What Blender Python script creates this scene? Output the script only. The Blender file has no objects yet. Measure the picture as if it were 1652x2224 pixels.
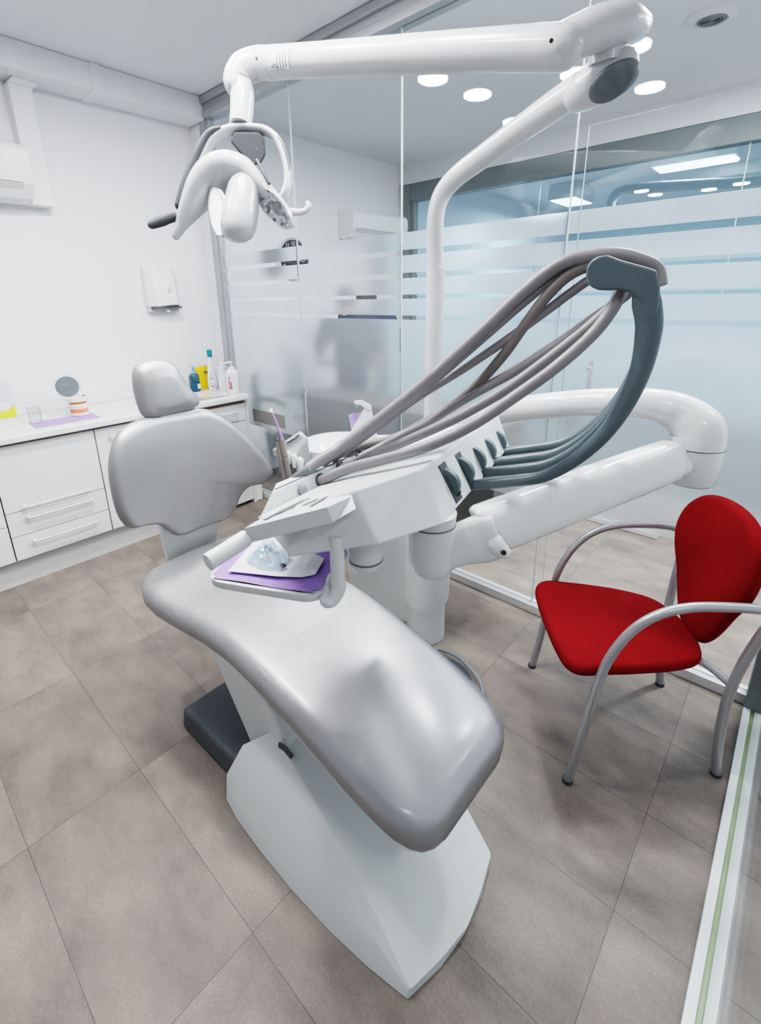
import bpy, bmesh, math, random
from mathutils import Vector, Matrix
random.seed(7)
V = Vector
PI = math.pi
scene = bpy.context.scene
COL = scene.collection

# ------------------------------------------------------------------ camera (survey of the photograph)
FPX, CX, CY = 1037.8, 809.6, 969.3
YAW, PITCH, ROLL, EYE = .7379, .3016, .0159, 1.5
cyw, syw = math.cos(YAW), math.sin(YAW)
FW = V((-syw*math.cos(PITCH), cyw*math.cos(PITCH), -math.sin(PITCH)))
_r0 = V((cyw, syw, 0)); _d0 = FW.cross(_r0)
RT = _r0*math.cos(ROLL) + _d0*math.sin(ROLL)
DN = _d0*math.cos(ROLL) - _r0*math.sin(ROLL)
O = V((0, 0, EYE))
cam = bpy.data.cameras.new('camera')
cam.sensor_fit = 'VERTICAL'; cam.sensor_height = 36; cam.sensor_width = 36*1652/2224
cam.lens = FPX/2224*36
cam.shift_x = (826-CX)/2224; cam.shift_y = -(1112-CY)/2224
cam.clip_start = .02
co = bpy.data.objects.new('camera', cam); COL.objects.link(co)
co.matrix_world = Matrix(((RT.x, -DN.x, -FW.x, O.x), (RT.y, -DN.y, -FW.y, O.y), (RT.z, -DN.z, -FW.z, O.z), (0, 0, 0, 1)))
scene.camera = co

def at(px, py, x=None, y=None, z=None, d=None, pl=None):
    """world point seen at a pixel of the photograph on a known plane or at a known depth (for measuring)"""
    v = FW + RT*((px-CX)/FPX) + DN*((py-CY)/FPX)
    if d is not None: return O + v*d
    if z is not None: return O + v*((z-EYE)/v.z)
    if x is not None: return O + v*(x/v.x)
    if y is not None: return O + v*(y/v.y)
    p, n = pl
    return O + v*(((p-O).dot(n))/v.dot(n))

# ------------------------------------------------------------------ materials
def _new(name):
    m = bpy.data.materials.new(name); m.use_nodes = True
    nt = m.node_tree; nt.nodes.clear()
    out = nt.nodes.new('ShaderNodeOutputMaterial')
    return m, nt, out
def _tc(nt):
    t = nt.nodes.new('ShaderNodeTexCoord'); return t.outputs['Object']
def mat(name, c, rough=.5, metal=0., var=.03, scale=12, bump=0., bscale=200, coat=0., emit=0., spec=.5, sheen=0.):
    m, nt, out = _new(name)
    b = nt.nodes.new('ShaderNodeBsdfPrincipled')
    nt.links.new(b.outputs[0], out.inputs[0])
    n = nt.nodes.new('ShaderNodeTexNoise'); n.inputs['Scale'].default_value = scale; n.inputs['Detail'].default_value = 4
    nt.links.new(_tc(nt), n.inputs['Vector'])
    mx = nt.nodes.new('ShaderNodeMix'); mx.data_type = 'RGBA'
    mx.inputs['A'].default_value = (*[max(0, k*(1-var)) for k in c], 1)
    mx.inputs['B'].default_value = (*[min(1, k*(1+var)) for k in c], 1)
    nt.links.new(n.outputs['Fac'], mx.inputs['Factor'])
    nt.links.new(mx.outputs['Result'], b.inputs['Base Color'])
    b.inputs['Roughness'].default_value = rough
    b.inputs['Metallic'].default_value = metal
    b.inputs['Coat Weight'].default_value = coat
    b.inputs['Coat Roughness'].default_value = .06
    b.inputs['Specular IOR Level'].default_value = spec
    if sheen:
        b.inputs['Sheen Weight'].default_value = sheen
    if emit:
        b.inputs['Emission Color'].default_value = (*c, 1); b.inputs['Emission Strength'].default_value = emit
    if bump:
        n2 = nt.nodes.new('ShaderNodeTexNoise'); n2.inputs['Scale'].default_value = bscale; n2.inputs['Detail'].default_value = 3
        nt.links.new(_tc(nt), n2.inputs['Vector'])
        bp = nt.nodes.new('ShaderNodeBump'); bp.inputs['Strength'].default_value = bump; bp.inputs['Distance'].default_value = .002
        nt.links.new(n2.outputs['Fac'], bp.inputs['Height']); nt.links.new(bp.outputs[0], b.inputs['Normal'])
    return m

def schlick(nt, r0):
    g = nt.nodes.new('ShaderNodeNewGeometry')
    d = nt.nodes.new('ShaderNodeVectorMath'); d.operation = 'DOT_PRODUCT'
    nt.links.new(g.outputs['Normal'], d.inputs[0]); nt.links.new(g.outputs['Incoming'], d.inputs[1])
    prev = d.outputs['Value']
    for op, a, b in (('ABSOLUTE', None, None), ('SUBTRACT', 1.0, None), ('POWER', None, 5.0), ('MULTIPLY', None, 1-r0), ('ADD', None, r0)):
        m = nt.nodes.new('ShaderNodeMath'); m.operation = op
        if op == 'SUBTRACT': m.inputs[0].default_value = a; nt.links.new(prev, m.inputs[1])
        else:
            nt.links.new(prev, m.inputs[0])
            if b is not None: m.inputs[1].default_value = b
        prev = m.outputs[0]
    return prev
def glass_mat(name, tint=(1, 1, 1), refl=1.0, rough=.0):
    m, nt, out = _new(name)
    t = nt.nodes.new('ShaderNodeBsdfTransparent'); t.inputs[0].default_value = (*tint, 1)
    g = nt.nodes.new('ShaderNodeBsdfGlossy'); g.inputs['Roughness'].default_value = rough; g.inputs[0].default_value = (.96, .98, 1, 1)
    f = schlick(nt, .04)
    mu = nt.nodes.new('ShaderNodeMath'); mu.operation = 'MULTIPLY'; mu.inputs[1].default_value = refl
    mx = nt.nodes.new('ShaderNodeMixShader')
    nt.links.new(f, mu.inputs[0]); nt.links.new(mu.outputs[0], mx.inputs[0])
    nt.links.new(t.outputs[0], mx.inputs[1]); nt.links.new(g.outputs[0], mx.inputs[2])
    nt.links.new(mx.outputs[0], out.inputs[0])
    return m

def film_mat(name, c, dens):
    m, nt, out = _new(name)
    t = nt.nodes.new('ShaderNodeBsdfTransparent'); t.inputs[0].default_value = (.96, .98, 1, 1)
    p = nt.nodes.new('ShaderNodeBsdfPrincipled'); p.inputs['Base Color'].default_value = (*c, 1); p.inputs['Roughness'].default_value = .12
    x = nt.nodes.new('ShaderNodeMixShader'); x.inputs[0].default_value = dens
    nt.links.new(t.outputs[0], x.inputs[1]); nt.links.new(p.outputs[0], x.inputs[2]); nt.links.new(x.outputs[0], out.inputs[0])
    return m

def frost_mat(name):
    m, nt, out = _new(name)
    rf = nt.nodes.new('ShaderNodeBsdfRefraction'); rf.inputs['Roughness'].default_value = .42; rf.inputs['IOR'].default_value = 1.16
    rf.inputs[0].default_value = (.93, .95, .96, 1)
    tl = nt.nodes.new('ShaderNodeBsdfTranslucent'); tl.inputs[0].default_value = (.84, .87, .89, 1)
    df = nt.nodes.new('ShaderNodeBsdfDiffuse'); df.inputs[0].default_value = (.80, .83, .85, 1)
    gl = nt.nodes.new('ShaderNodeBsdfGlossy'); gl.inputs['Roughness'].default_value = .12
    a = nt.nodes.new('ShaderNodeMixShader'); a.inputs[0].default_value = .45
    b = nt.nodes.new('ShaderNodeMixShader'); b.inputs[0].default_value = .26
    c = nt.nodes.new('ShaderNodeMixShader')
    f = schlick(nt, .04)
    nt.links.new(tl.outputs[0], a.inputs[1]); nt.links.new(df.outputs[0], a.inputs[2])
    nt.links.new(rf.outputs[0], b.inputs[1]); nt.links.new(a.outputs[0], b.inputs[2])
    nt.links.new(f, c.inputs[0]); nt.links.new(b.outputs[0], c.inputs[1]); nt.links.new(gl.outputs[0], c.inputs[2])
    nt.links.new(c.outputs[0], out.inputs[0])
    return m

def floor_mat():
    m, nt, out = _new('stone_tile_floor')
    b = nt.nodes.new('ShaderNodeBsdfPrincipled'); nt.links.new(b.outputs[0], out.inputs[0])
    tc = _tc(nt)
    mp = nt.nodes.new('ShaderNodeMapping'); mp.inputs['Location'].default_value = (1.4066+.651*6, -.0408+.3188*10, 0)
    nt.links.new(tc, mp.inputs[0])
    def brick(c1, c2, mort):
        br = nt.nodes.new('ShaderNodeTexBrick'); br.offset = 0; br.squash = 1
        br.inputs['Scale'].default_value = 1; br.inputs['Brick Width'].default_value = .651; br.inputs['Row Height'].default_value = .3188
        br.inputs['Mortar Size'].default_value = .0011; br.inputs['Mortar Smooth'].default_value = .25; br.inputs['Bias'].default_value = 0
        br.inputs['Color1'].default_value = c1; br.inputs['Color2'].default_value = c2; br.inputs['Mortar'].default_value = mort
        nt.links.new(mp.outputs[0], br.inputs['Vector']); return br
    br = brick((.188, .157, .134, 1), (.226, .191, .165, 1), (.085, .075, .07, 1))
    per = brick((0, 0, 0, 1), (1, 1, 1, 1), (.5, .5, .5, 1))
    # mottled stone print, shifted from tile to tile
    sh = nt.nodes.new('ShaderNodeVectorMath'); sh.operation = 'MULTIPLY_ADD'
    nt.links.new(per.outputs['Color'], sh.inputs[0]); sh.inputs[1].default_value = (7, 5, 3); nt.links.new(tc, sh.inputs[2])
    n1 = nt.nodes.new('ShaderNodeTexNoise'); n1.inputs['Scale'].default_value = 4.2; n1.inputs['Detail'].default_value = 7; n1.inputs['Roughness'].default_value = .62
    mp2 = nt.nodes.new('ShaderNodeMapping'); mp2.inputs['Scale'].default_value = (1, 1.8, 1)
    nt.links.new(sh.outputs[0], mp2.inputs[0]); nt.links.new(mp2.outputs[0], n1.inputs['Vector'])
    r1 = nt.nodes.new('ShaderNodeValToRGB')
    r1.color_ramp.elements[0].position = .30; r1.color_ramp.elements[0].color = (.62, .62, .64, 1)
    r1.color_ramp.elements[1].position = .70; r1.color_ramp.elements[1].color = (1.26, 1.25, 1.24, 1)
    nt.links.new(n1.outputs['Fac'], r1.inputs[0])
    n2 = nt.nodes.new('ShaderNodeTexNoise'); n2.inputs['Scale'].default_value = 140; n2.inputs['Detail'].default_value = 3
    nt.links.new(tc, n2.inputs['Vector'])
    r2 = nt.nodes.new('ShaderNodeValToRGB')
    r2.color_ramp.elements[0].position = .3; r2.color_ramp.elements[0].color = (.86, .86, .86, 1)
    r2.color_ramp.elements[1].position = .7; r2.color_ramp.elements[1].color = (1.1, 1.1, 1.1, 1)
    nt.links.new(n2.outputs['Fac'], r2.inputs[0])
    def mul(a, c):
        x = nt.nodes.new('ShaderNodeMix'); x.data_type = 'RGBA'; x.blend_type = 'MULTIPLY'; x.inputs['Factor'].default_value = 1
        nt.links.new(a, x.inputs['A']); nt.links.new(c, x.inputs['B']); return x.outputs['Result']
    nt.links.new(mul(mul(br.outputs['Color'], r1.outputs[0]), r2.outputs[0]), b.inputs['Base Color'])
    b.inputs['Roughness'].default_value = .48; b.inputs['Specular IOR Level'].default_value = .35
    bp = nt.nodes.new('ShaderNodeBump'); bp.inputs['Strength'].default_value = .12; bp.inputs['Distance'].default_value = .001
    nt.links.new(n2.outputs['Fac'], bp.inputs['Height']); nt.links.new(bp.outputs[0], b.inputs['Normal'])
    return m

def facet_mat():
    m, nt, out = _new('faceted_reflector')
    b = nt.nodes.new('ShaderNodeBsdfPrincipled'); nt.links.new(b.outputs[0], out.inputs[0])
    v = nt.nodes.new('ShaderNodeTexVoronoi'); v.inputs['Scale'].default_value = 95
    nt.links.new(_tc(nt), v.inputs['Vector'])
    r = nt.nodes.new('ShaderNodeValToRGB')
    r.color_ramp.elements[0].position = .15; r.color_ramp.elements[0].color = (.18, .19, .21, 1)
    r.color_ramp.elements[1].position = .85; r.color_ramp.elements[1].color = (.92, .93, .95, 1)
    nt.links.new(v.outputs['Color'], r.inputs[0]); nt.links.new(r.outputs[0], b.inputs['Base Color'])
    b.inputs['Metallic'].default_value = .6; b.inputs['Roughness'].default_value = .18
    bp = nt.nodes.new('ShaderNodeBump'); bp.inputs['Strength'].default_value = .8; bp.inputs['Distance'].default_value = .003
    nt.links.new(v.outputs['Distance'], bp.inputs['Height']); nt.links.new(bp.outputs[0], b.inputs['Normal'])
    return m

def stripe_mat(name, c1, c2, scale, axis='X', rough=.8):
    m, nt, out = _new(name)
    b = nt.nodes.new('ShaderNodeBsdfPrincipled'); nt.links.new(b.outputs[0], out.inputs[0])
    w = nt.nodes.new('ShaderNodeTexWave'); w.bands_direction = axis; w.inputs['Scale'].default_value = scale; w.inputs['Distortion'].default_value = .3
    nt.links.new(_tc(nt), w.inputs['Vector'])
    r = nt.nodes.new('ShaderNodeMix'); r.data_type = 'RGBA'
    r.inputs['A'].default_value = (*c1, 1); r.inputs['B'].default_value = (*c2, 1)
    nt.links.new(w.outputs['Fac'], r.inputs['Factor']); nt.links.new(r.outputs['Result'], b.inputs['Base Color'])
    b.inputs['Roughness'].default_value = rough
    return m

M = dict(
    wall=mat('white_wall_paint', (.80, .805, .83), .9, var=.008, bump=.12, bscale=90),
    ceiling=mat('white_ceiling_paint', (.76, .775, .81), .95, var=.012, scale=60, bump=.25, bscale=220),
    farwall=mat('pale_blue_wall_paint', (.66, .78, .86), .9, var=.01),
    floor=floor_mat(),
    cabinet=mat('white_cabinet_laminate', (.75, .75, .755), .42, var=.006),
    worktop=mat('white_worktop', (.77, .765, .76), .3, var=.01, scale=30),
    plinth=mat('light_grey_plinth', (.60, .595, .58), .5, var=.02),
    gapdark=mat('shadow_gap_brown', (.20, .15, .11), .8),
    plastic=mat('white_gloss_plastic', (.70, .715, .72), .22, var=.004, coat=.25),
    plastic2=mat('satin_white_plastic', (.64, .66, .665), .38, var=.006),
    shell=mat('pale_grey_white_shell', (.60, .63, .63), .30, var=.006),
    porcelain=mat('white_porcelain', (.76, .76, .77), .12, coat=.4, var=.003),
    vinyl=mat('silver_grey_vinyl', (.35, .35, .355), .46, metal=.68, var=.03, scale=6, bump=.18, bscale=900),
    dark=mat('dark_slate_plastic', (.052, .062, .072), .45, var=.08),
    whip=mat('grey_blue_plastic', (.085, .115, .13), .36, var=.03),
    hose=mat('warm_grey_hose', (.215, .20, .21), .45, var=.03),
    hose2=mat('brown_grey_hose', (.17, .15, .14), .5, var=.04),
    grip=mat('mid_grey_rubber', (.15, .16, .178), .55, var=.04),
    hub=mat('mid_grey_plastic', (.20, .215, .24), .4, var=.02),
    alu=mat('brushed_aluminium', (.60, .615, .63), .43, metal=.5, var=.03, scale=40),
    alugrey=mat('grey_anodised_frame', (.40, .42, .435), .45, metal=.4, var=.03, scale=40),
    darkgrey=mat('dark_grey_frame', (.17, .20, .205), .5, metal=.2, var=.04),
    whitesill=mat('white_sill_strip', (.74, .77, .79), .4, var=.02),
    greensill=mat('green_tinted_track', (.25, .32, .17), .35, var=.15, scale=80),
    red=mat('red_woven_fabric', (.165, .003, .004), .9, var=.18, scale=260, bump=.5, bscale=500, spec=.12),
    chairmetal=mat('silver_painted_tube', (.36, .36, .375), .33, metal=.55, var=.03),
    black=mat('black_plastic', (.012, .013, .015), .5),
    ink=mat('grey_print', (.12, .13, .15), .6),
    steel=mat('polished_steel', (.62, .63, .65), .15, metal=1, var=.02),
    blade=mat('brushed_plate', (.33, .32, .29), .5, metal=.5, var=.03),
    purple=stripe_mat('purple_ribbed_napkin', (.25, .14, .46), (.36, .25, .58), 95, 'X'),
    purpleflat=mat('lilac_napkin', (.36, .28, .56), .85, var=.02),
    purplecup=mat('lilac_plastic', (.40, .30, .64), .35, var=.02),
    purpletip=mat('violet_plastic', (.30, .17, .42), .35, var=.03),
    paper=mat('white_paper', (.72, .71, .75), .9, var=.005),
    mirror=mat('mirror_face', (.50, .54, .57), .18, metal=.85, var=.01),
    clear=glass_mat('clear_plastic', (.94, .95, .96), 1.4, .05),
    pouch=film_mat('clear_bluish_pouch', (.62, .76, .86), .42),
    cover=glass_mat('clear_vinyl_cover', (.97, .97, .98), .8, .2),
    glass=glass_mat('clear_glass', (.955, .972, .975), .85),
    glassblue=glass_mat('blue_tinted_glass', (.78, .90, .96), 1.1),
    frost=frost_mat('frosted_film'),
    glassedge=mat('glass_edge', (.42, .47, .48), .2, var=.25, scale=9), blockgrey=mat('joint_grey_plastic', (.028, .031, .036), .6, spec=.1), slate2=mat('lamp_grey_plastic', (.06, .066, .075), .55, var=.04, spec=.25), slate=mat('slate_oval_plastic', (.10, .118, .128), .5, var=.04),
    lampwhite=mat('lamp_white_plastic', (.52, .535, .545), .26, var=.004, coat=.2),
    leafpaper=mat('lilac_white_card', (.60, .60, .69), .6, var=.01),
    seam=mat('pale_seal_strip', (.66, .69, .70), .25, var=.02),
    pink=mat('pink_gum', (.80, .20, .09), .35, var=.08),
    tooth=mat('ivory_tooth', (.88, .86, .82), .25, var=.02),
    plaster=mat('cream_plaster', (.80, .77, .70), .6, var=.02),
    teal=mat('teal_cap', (.0, .15, .21), .4), bluecap=mat('light_blue_cap', (.16, .42, .72), .35),
    bluegel=mat('dark_teal_gel', (.006, .07, .12), .25), yellow=mat('yellow_plastic', (.80, .50, .0), .5, var=.04),
    whitebottle=mat('white_bottle', (.76, .76, .77), .3, var=.004), pale=mat('pale_aqua_print', (.42, .62, .68), .5),
    redink=mat('red_print', (.70, .02, .04), .5), blueink=mat('blue_print', (.12, .13, .42), .5),
    lime=mat('lime_green_print', (.58, .62, .03), .6), limeink=mat('olive_print', (.50, .55, .12), .6),
    lilacink=mat('lilac_outline_print', (.55, .55, .78), .6),
    skin=mat('skin', (.55, .33, .24), .5), hair=mat('dark_hair', (.012, .010, .010), .6), navy=mat('navy_scrubs', (.012, .018, .05), .85),
    desk=mat('taupe_desk', (.11, .102, .092), .6), taupe=mat('grey_brown_panel', (.085, .08, .072), .6),
    glow=mat('white_luminaire', (1, .985, .97), .5, emit=30), glowcool=mat('cool_luminaire', (.93, .97, 1), .5, emit=7),
    led=mat('led_reflector_glow', (.95, .97, 1), .3, emit=1.6),
    facet=facet_mat(),
    glossclock=mat('clock_face', (.03, .05, .06), .3), chrome=mat('chrome_rim', (.75, .76, .78), .12, metal=.9),
)

# ------------------------------------------------------------------ object bookkeeping
WL = {}
def tag(o, label=None, cat=None, group=None, kind=None):
    if label: o['label'] = label
    if cat: o['category'] = cat
    if group: o['group'] = group
    if kind: o['kind'] = kind
    return o
def thing(name, label, cat, loc=(0, 0, 0), group=None):
    o = bpy.data.objects.new(name, None); COL.objects.link(o); o.location = loc; o.empty_display_size = .05
    WL[o.name] = V(loc)
    return tag(o, label, cat, group)

class MB:
    def __init__(s): s.b = bmesh.new()
    def face(s, vs):
        try: return s.b.faces.new(vs)
        except ValueError: return None
    def box(s, lo, hi, rot=None, piv=None):
        lo, hi = V(lo), V(hi)
        vs = []
        for z in (lo.z, hi.z):
            for x, y in ((lo.x, lo.y), (hi.x, lo.y), (hi.x, hi.y), (lo.x, hi.y)):
                p = V((x, y, z))
                if rot is not None: p = rot @ (p-piv) + piv
                vs.append(s.b.verts.new(p))
        for q in ((3, 2, 1, 0), (4, 5, 6, 7), (0, 1, 5, 4), (1, 2, 6, 5), (2, 3, 7, 6), (3, 0, 4, 7)): s.face([vs[i] for i in q])
        return s
    def hexa(s, bot, top):
        """closed prism between two polygons of equal length"""
        n = len(bot); a = [s.b.verts.new(p) for p in bot]; c = [s.b.verts.new(p) for p in top]
        s.face(a[::-1]); s.face(c)
        for i in range(n): s.face([a[i], a[(i+1) % n], c[(i+1) % n], c[i]])
        return s
    def loft(s, rings, cap=True, closed=True):
        R = [[s.b.verts.new(p) for p in r] for r in rings]
        n = len(R[0])
        for a, c in zip(R, R[1:]):
            for i in range(n if closed else n-1): s.face([a[i], a[(i+1) % n], c[(i+1) % n], c[i]])
        if cap and closed: s.face(R[0][::-1]); s.face(R[-1])
        return s
    def tube(s, path, r, seg=12, smooth=6, up=None, cap=True, round_ends=False):
        """swept tube; r: number, or one per point; an entry may be (ra, rb): rb is along `up`"""
        path = [V(p) for p in path]
        rs = list(r) if isinstance(r, (list, tuple)) and len(r) == len(path) and not (len(path) == 2 and isinstance(r, tuple)) else [r]*len(path)
        rs = [(q if isinstance(q, tuple) else (q, q)) for q in rs]
        if smooth > 1 and len(path) > 2: path, rs = catmull(path, rs, smooth)
        T = []
        for i in range(len(path)):
            a = path[max(0, i-1)]; c = path[min(len(path)-1, i+1)]
            T.append((c-a).normalized() if (c-a).length > 1e-9 else V((0, 0, 1)))
        ref = V(up) if up is not None else (V((0, 0, 1)) if abs(T[0].z) < .9 else V((1, 0, 0)))
        B = (ref - T[0]*ref.dot(T[0])).normalized()
        rings = []
        if round_ends:
            path, rs, T = list(path), list(rs), list(T)
        frames = []
        for i in range(len(path)):
            if i:
                if up is not None: B2 = ref - T[i]*ref.dot(T[i])
                else: B2 = B - T[i]*B.dot(T[i])
                B = B2.normalized() if B2.length > 1e-6 else B
            frames.append((path[i], T[i], B.copy(), T[i].cross(B), rs[i]))
        def ring(p, A, B_, ra, rb): return [p + A*(math.cos(2*PI*k/seg)*ra) + B_*(math.sin(2*PI*k/seg)*rb) for k in range(seg)]
        if round_ends:
            p, t, b_, a_, (ra, rb) = frames[0]
            for q in (80, 55, 28):
                c_, s_ = math.cos(math.radians(q)), math.sin(math.radians(q))
                rings.append(ring(p - t*min(ra, rb)*s_, a_, b_, ra*c_, rb*c_))
        for p, t, b_, a_, (ra, rb) in frames: rings.append(ring(p, a_, b_, ra, rb))
        if round_ends:
            p, t, b_, a_, (ra, rb) = frames[-1]
            for q in (28, 55, 80):
                c_, s_ = math.cos(math.radians(q)), math.sin(math.radians(q))
                rings.append(ring(p + t*min(ra, rb)*s_, a_, b_, ra*c_, rb*c_))
        return s.loft(rings, cap)
    def lathe(s, prof, o=(0, 0, 0), axis=(0, 0, 1), seg=28, squash=1.0, ref=None, cap=True):
        o = V(o); ax = V(axis).normalized()
        rf = V(ref) if ref is not None else (V((1, 0, 0)) if abs(ax.x) < .9 else V((0, 1, 0)))
        u = (rf - ax*rf.dot(ax)).normalized(); w = ax.cross(u)
        rings = [[o + ax*h + u*(r*math.cos(2*PI*k/seg)) + w*(r*squash*math.sin(2*PI*k/seg)) for k in range(seg)] for r, h in prof]
        return s.loft(rings, cap)
    def prism(s, outline, o, U, W, N, depth):
        o, U, W, N = V(o), V(U), V(W), V(N)
        a = [o + U*p[0] + W*p[1] for p in outline]
        return s.hexa(a, [p + N*depth for p in a])
    def pillow(s, outline, o, U, W, N, thick, edge, dome=.0, bow=None, rnd=5, inner=5):
        """upholstered slab: rounded rim of radius `edge`, slightly domed faces; bow(u, v) lifts it along N"""
        o, U, W, N = V(o), V(U), V(W), V(N)
        cu = sum(p[0] for p in outline)/len(outline); cv = sum(p[1] for p in outline)/len(outline)
        size = sum(math.hypot(p[0]-cu, p[1]-cv) for p in outline)/len(outline)
        h = thick/2
        def ring(sc, n):
            r = []
            for p in outline:
                u, v = cu+(p[0]-cu)*sc, cv+(p[1]-cv)*sc
                r.append(o + U*u + W*v + N*(n + (bow(u, v) if bow else 0)))
            return r
        rings = []
        e = edge/size
        for i in range(inner): 
            sc = .02 + (1-e-.02)*(i/inner)
            rings.append(ring(sc, -h - dome*.3*(1-sc*sc)))
        for i in range(2*rnd+1):
            a = -PI/2 + PI*i/(2*rnd)
            rings.append(ring(1-e*(1-math.cos(a)), h*math.sin(a)))
        for i in range(inner-1, -1, -1):
            sc = .02 + (1-e-.02)*(i/inner)
            rings.append(ring(sc, h + dome*(1-sc*sc)))
        return s.loft(rings)
    def build(s, name, m, parent=None, bevel=0, seg=2, smooth=True, angle=40, subsurf=0, wn=True, recalc=True):
        if recalc: bmesh.ops.recalc_face_normals(s.b, faces=s.b.faces)
        off = WL[parent.name] if parent is not None else V((0, 0, 0))
        if off.length: bmesh.ops.translate(s.b, verts=s.b.verts, vec=-off)
        me = bpy.data.meshes.new(name); s.b.to_mesh(me); s.b.free()
        me.materials.append(M[m] if isinstance(m, str) else m)
        o = bpy.data.objects.new(name, me); COL.objects.link(o)
        WL[o.name] = off
        if parent is not None: o.parent = parent
        if smooth:
            me.shade_smooth()
            if angle < 180: me.set_sharp_from_angle(angle=math.radians(angle))
        if bevel:
            bv = o.modifiers.new('bevel', 'BEVEL'); bv.width = bevel; bv.segments = seg; bv.limit_method = 'ANGLE'; bv.angle_limit = math.radians(25)
            if wn:
                w = o.modifiers.new('wn', 'WEIGHTED_NORMAL'); w.keep_sharp = False
        if subsurf:
            ss = o.modifiers.new('sub', 'SUBSURF'); ss.levels = subsurf; ss.render_levels = subsurf
        return o

def catmull(P, R, n, closed=False):
    out, ro = [], []
    L = len(P); rng = range(L if closed else L-1)
    for i in rng:
        if closed: p0, p1, p2, p3 = P[i-1], P[i], P[(i+1) % L], P[(i+2) % L]; r1, r2 = R[i], R[(i+1) % L]
        else: p0, p1, p2, p3 = P[max(0, i-1)], P[i], P[i+1], P[min(L-1, i+2)]; r1, r2 = R[i], R[i+1]
        for k in range(n):
            t = k/n
            out.append(.5*((2*p1) + (p2-p0)*t + (2*p0-5*p1+4*p2-p3)*t*t + (3*p1-p0-3*p2+p3)*t*t*t))
            ro.append(tuple(a*(1-t)+c*t for a, c in zip(r1, r2)))
    if not closed: out.append(P[-1]); ro.append(R[-1])
    return out, ro
def smooth2(pts, n=5):
    q, _ = catmull([V((p[0], p[1], 0)) for p in pts], [(0,)]*len(pts), n, True)
    return [(p.x, p.y) for p in q]
def rrect(w, h, r, n=6):
    out = []
    for cx_, cy_, a0 in ((w/2-r, h/2-r, 0), (-w/2+r, h/2-r, 90), (-w/2+r, -h/2+r, 180), (w/2-r, -h/2+r, 270)):
        for k in range(n+1):
            a = math.radians(a0+90*k/n); out.append((cx_+r*math.cos(a), cy_+r*math.sin(a)))
    return out
def struct(name, mb, m, **k):
    o = mb.build(name, m, None, **k); o['kind'] = 'structure'; return o
def text(name, s, size, loc, X, Y, m, parent=None, depth=.0006):
    cu = bpy.data.curves.new(name, 'FONT'); cu.body = s; cu.size = size; cu.align_x = 'CENTER'; cu.align_y = 'CENTER'; cu.extrude = depth
    t = bpy.data.objects.new(name, cu)
    me = bpy.data.meshes.new_from_object(t); bpy.data.objects.remove(t)
    X, Y = V(X).normalized(), V(Y).normalized(); Z = X.cross(Y)
    off = WL[parent.name] if parent is not None else V((0, 0, 0))
    mt = Matrix(((X.x, Y.x, Z.x, loc[0]-off.x), (X.y, Y.y, Z.y, loc[1]-off.y), (X.z, Y.z, Z.z, loc[2]-off.z), (0, 0, 0, 1)))
    me.transform(mt); me.materials.clear(); me.materials.append(M[m])
    o = bpy.data.objects.new(name, me); COL.objects.link(o); WL[o.name] = off
    if parent is not None: o.parent = parent
    return o
def area(name, loc, size, power, color=(1, 1, 1), shape='DISK', target=None, spread=None):
    l = bpy.data.lights.new(name, 'AREA'); l.shape = shape; l.energy = power; l.color = color; l.size = size
    o = bpy.data.objects.new(name, l); COL.objects.link(o); o.location = loc
    if target is not None: o.rotation_euler = (V(target)-V(loc)).to_track_quat('-Z', 'Y').to_euler()
    if spread: l.spread = spread
    return o

WX, GY, CEIL, RX = -3.50, 2.03, 2.78, .064     # left wall, glass partition, ceiling, right glass line

# ================================================================== THE SETTING
struct('floor', MB().box((-3.7, -2.8, -.1), (2.2, 9.2, 0)), 'floor')
struct('ceiling', MB().box((-3.7, -2.8, CEIL), (2.2, 9.2, CEIL+.1)), 'ceiling')
struct('wall_left', MB().box((WX-.15, -2.8, 0), (WX, 9.2, CEIL)), 'wall')
struct('wall_rear', MB().box((-3.7, -2.8, 0), (2.2, -2.6, CEIL)), 'wall')
struct('wall_right', MB().box((2.0, -2.8, 0), (2.2, 9.2, CEIL)), 'wall')
struct('wall_far', MB().box((-3.7, 9.0, 0), (2.2, 9.2, CEIL)), 'farwall')
# white pilaster between wall and glass frame
struct('wall_stub', MB().box((WX, GY-.02, 0), (-3.365, GY+.06, CEIL)), 'wall')
# boxed cable trunking along wall and ceiling
struct('trim_1', MB().box((WX, -2.6, 2.645), (-3.29, GY-.03, CEIL)), 'wall', bevel=.006)
struct('trim_2', MB().box((WX, 1.315, 2.64), (-3.282, 1.365, CEIL)), 'wall', bevel=.003)
# glass partition frame
tr = MB()
for z0, z1, y0 in ((2.655, 2.695, 1.985), (2.695, 2.735, 1.995), (2.735, 2.775, 1.975)): tr.box((-3.30, y0, z0), (.14, 2.075, z1))
struct('trim_3', tr, 'alugrey', bevel=.003)
tr = MB().box((-3.365, 2.0, 0), (-3.30, 2.06, 2.70)).box((-3.305, 2.01, .03), (-3.262, 2.05, 2.66))
struct('trim_4', tr, 'alugrey', bevel=.003)
struct('trim_5', MB().box((-3.30, 2.0, 0), (RX+.02, 2.06, .045)), 'alu', bevel=.004)
struct('trim_6', MB().box((RX, 1.96, 0), (RX+.075, 2.06, 2.66)), 'darkgrey', bevel=.004)
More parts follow.
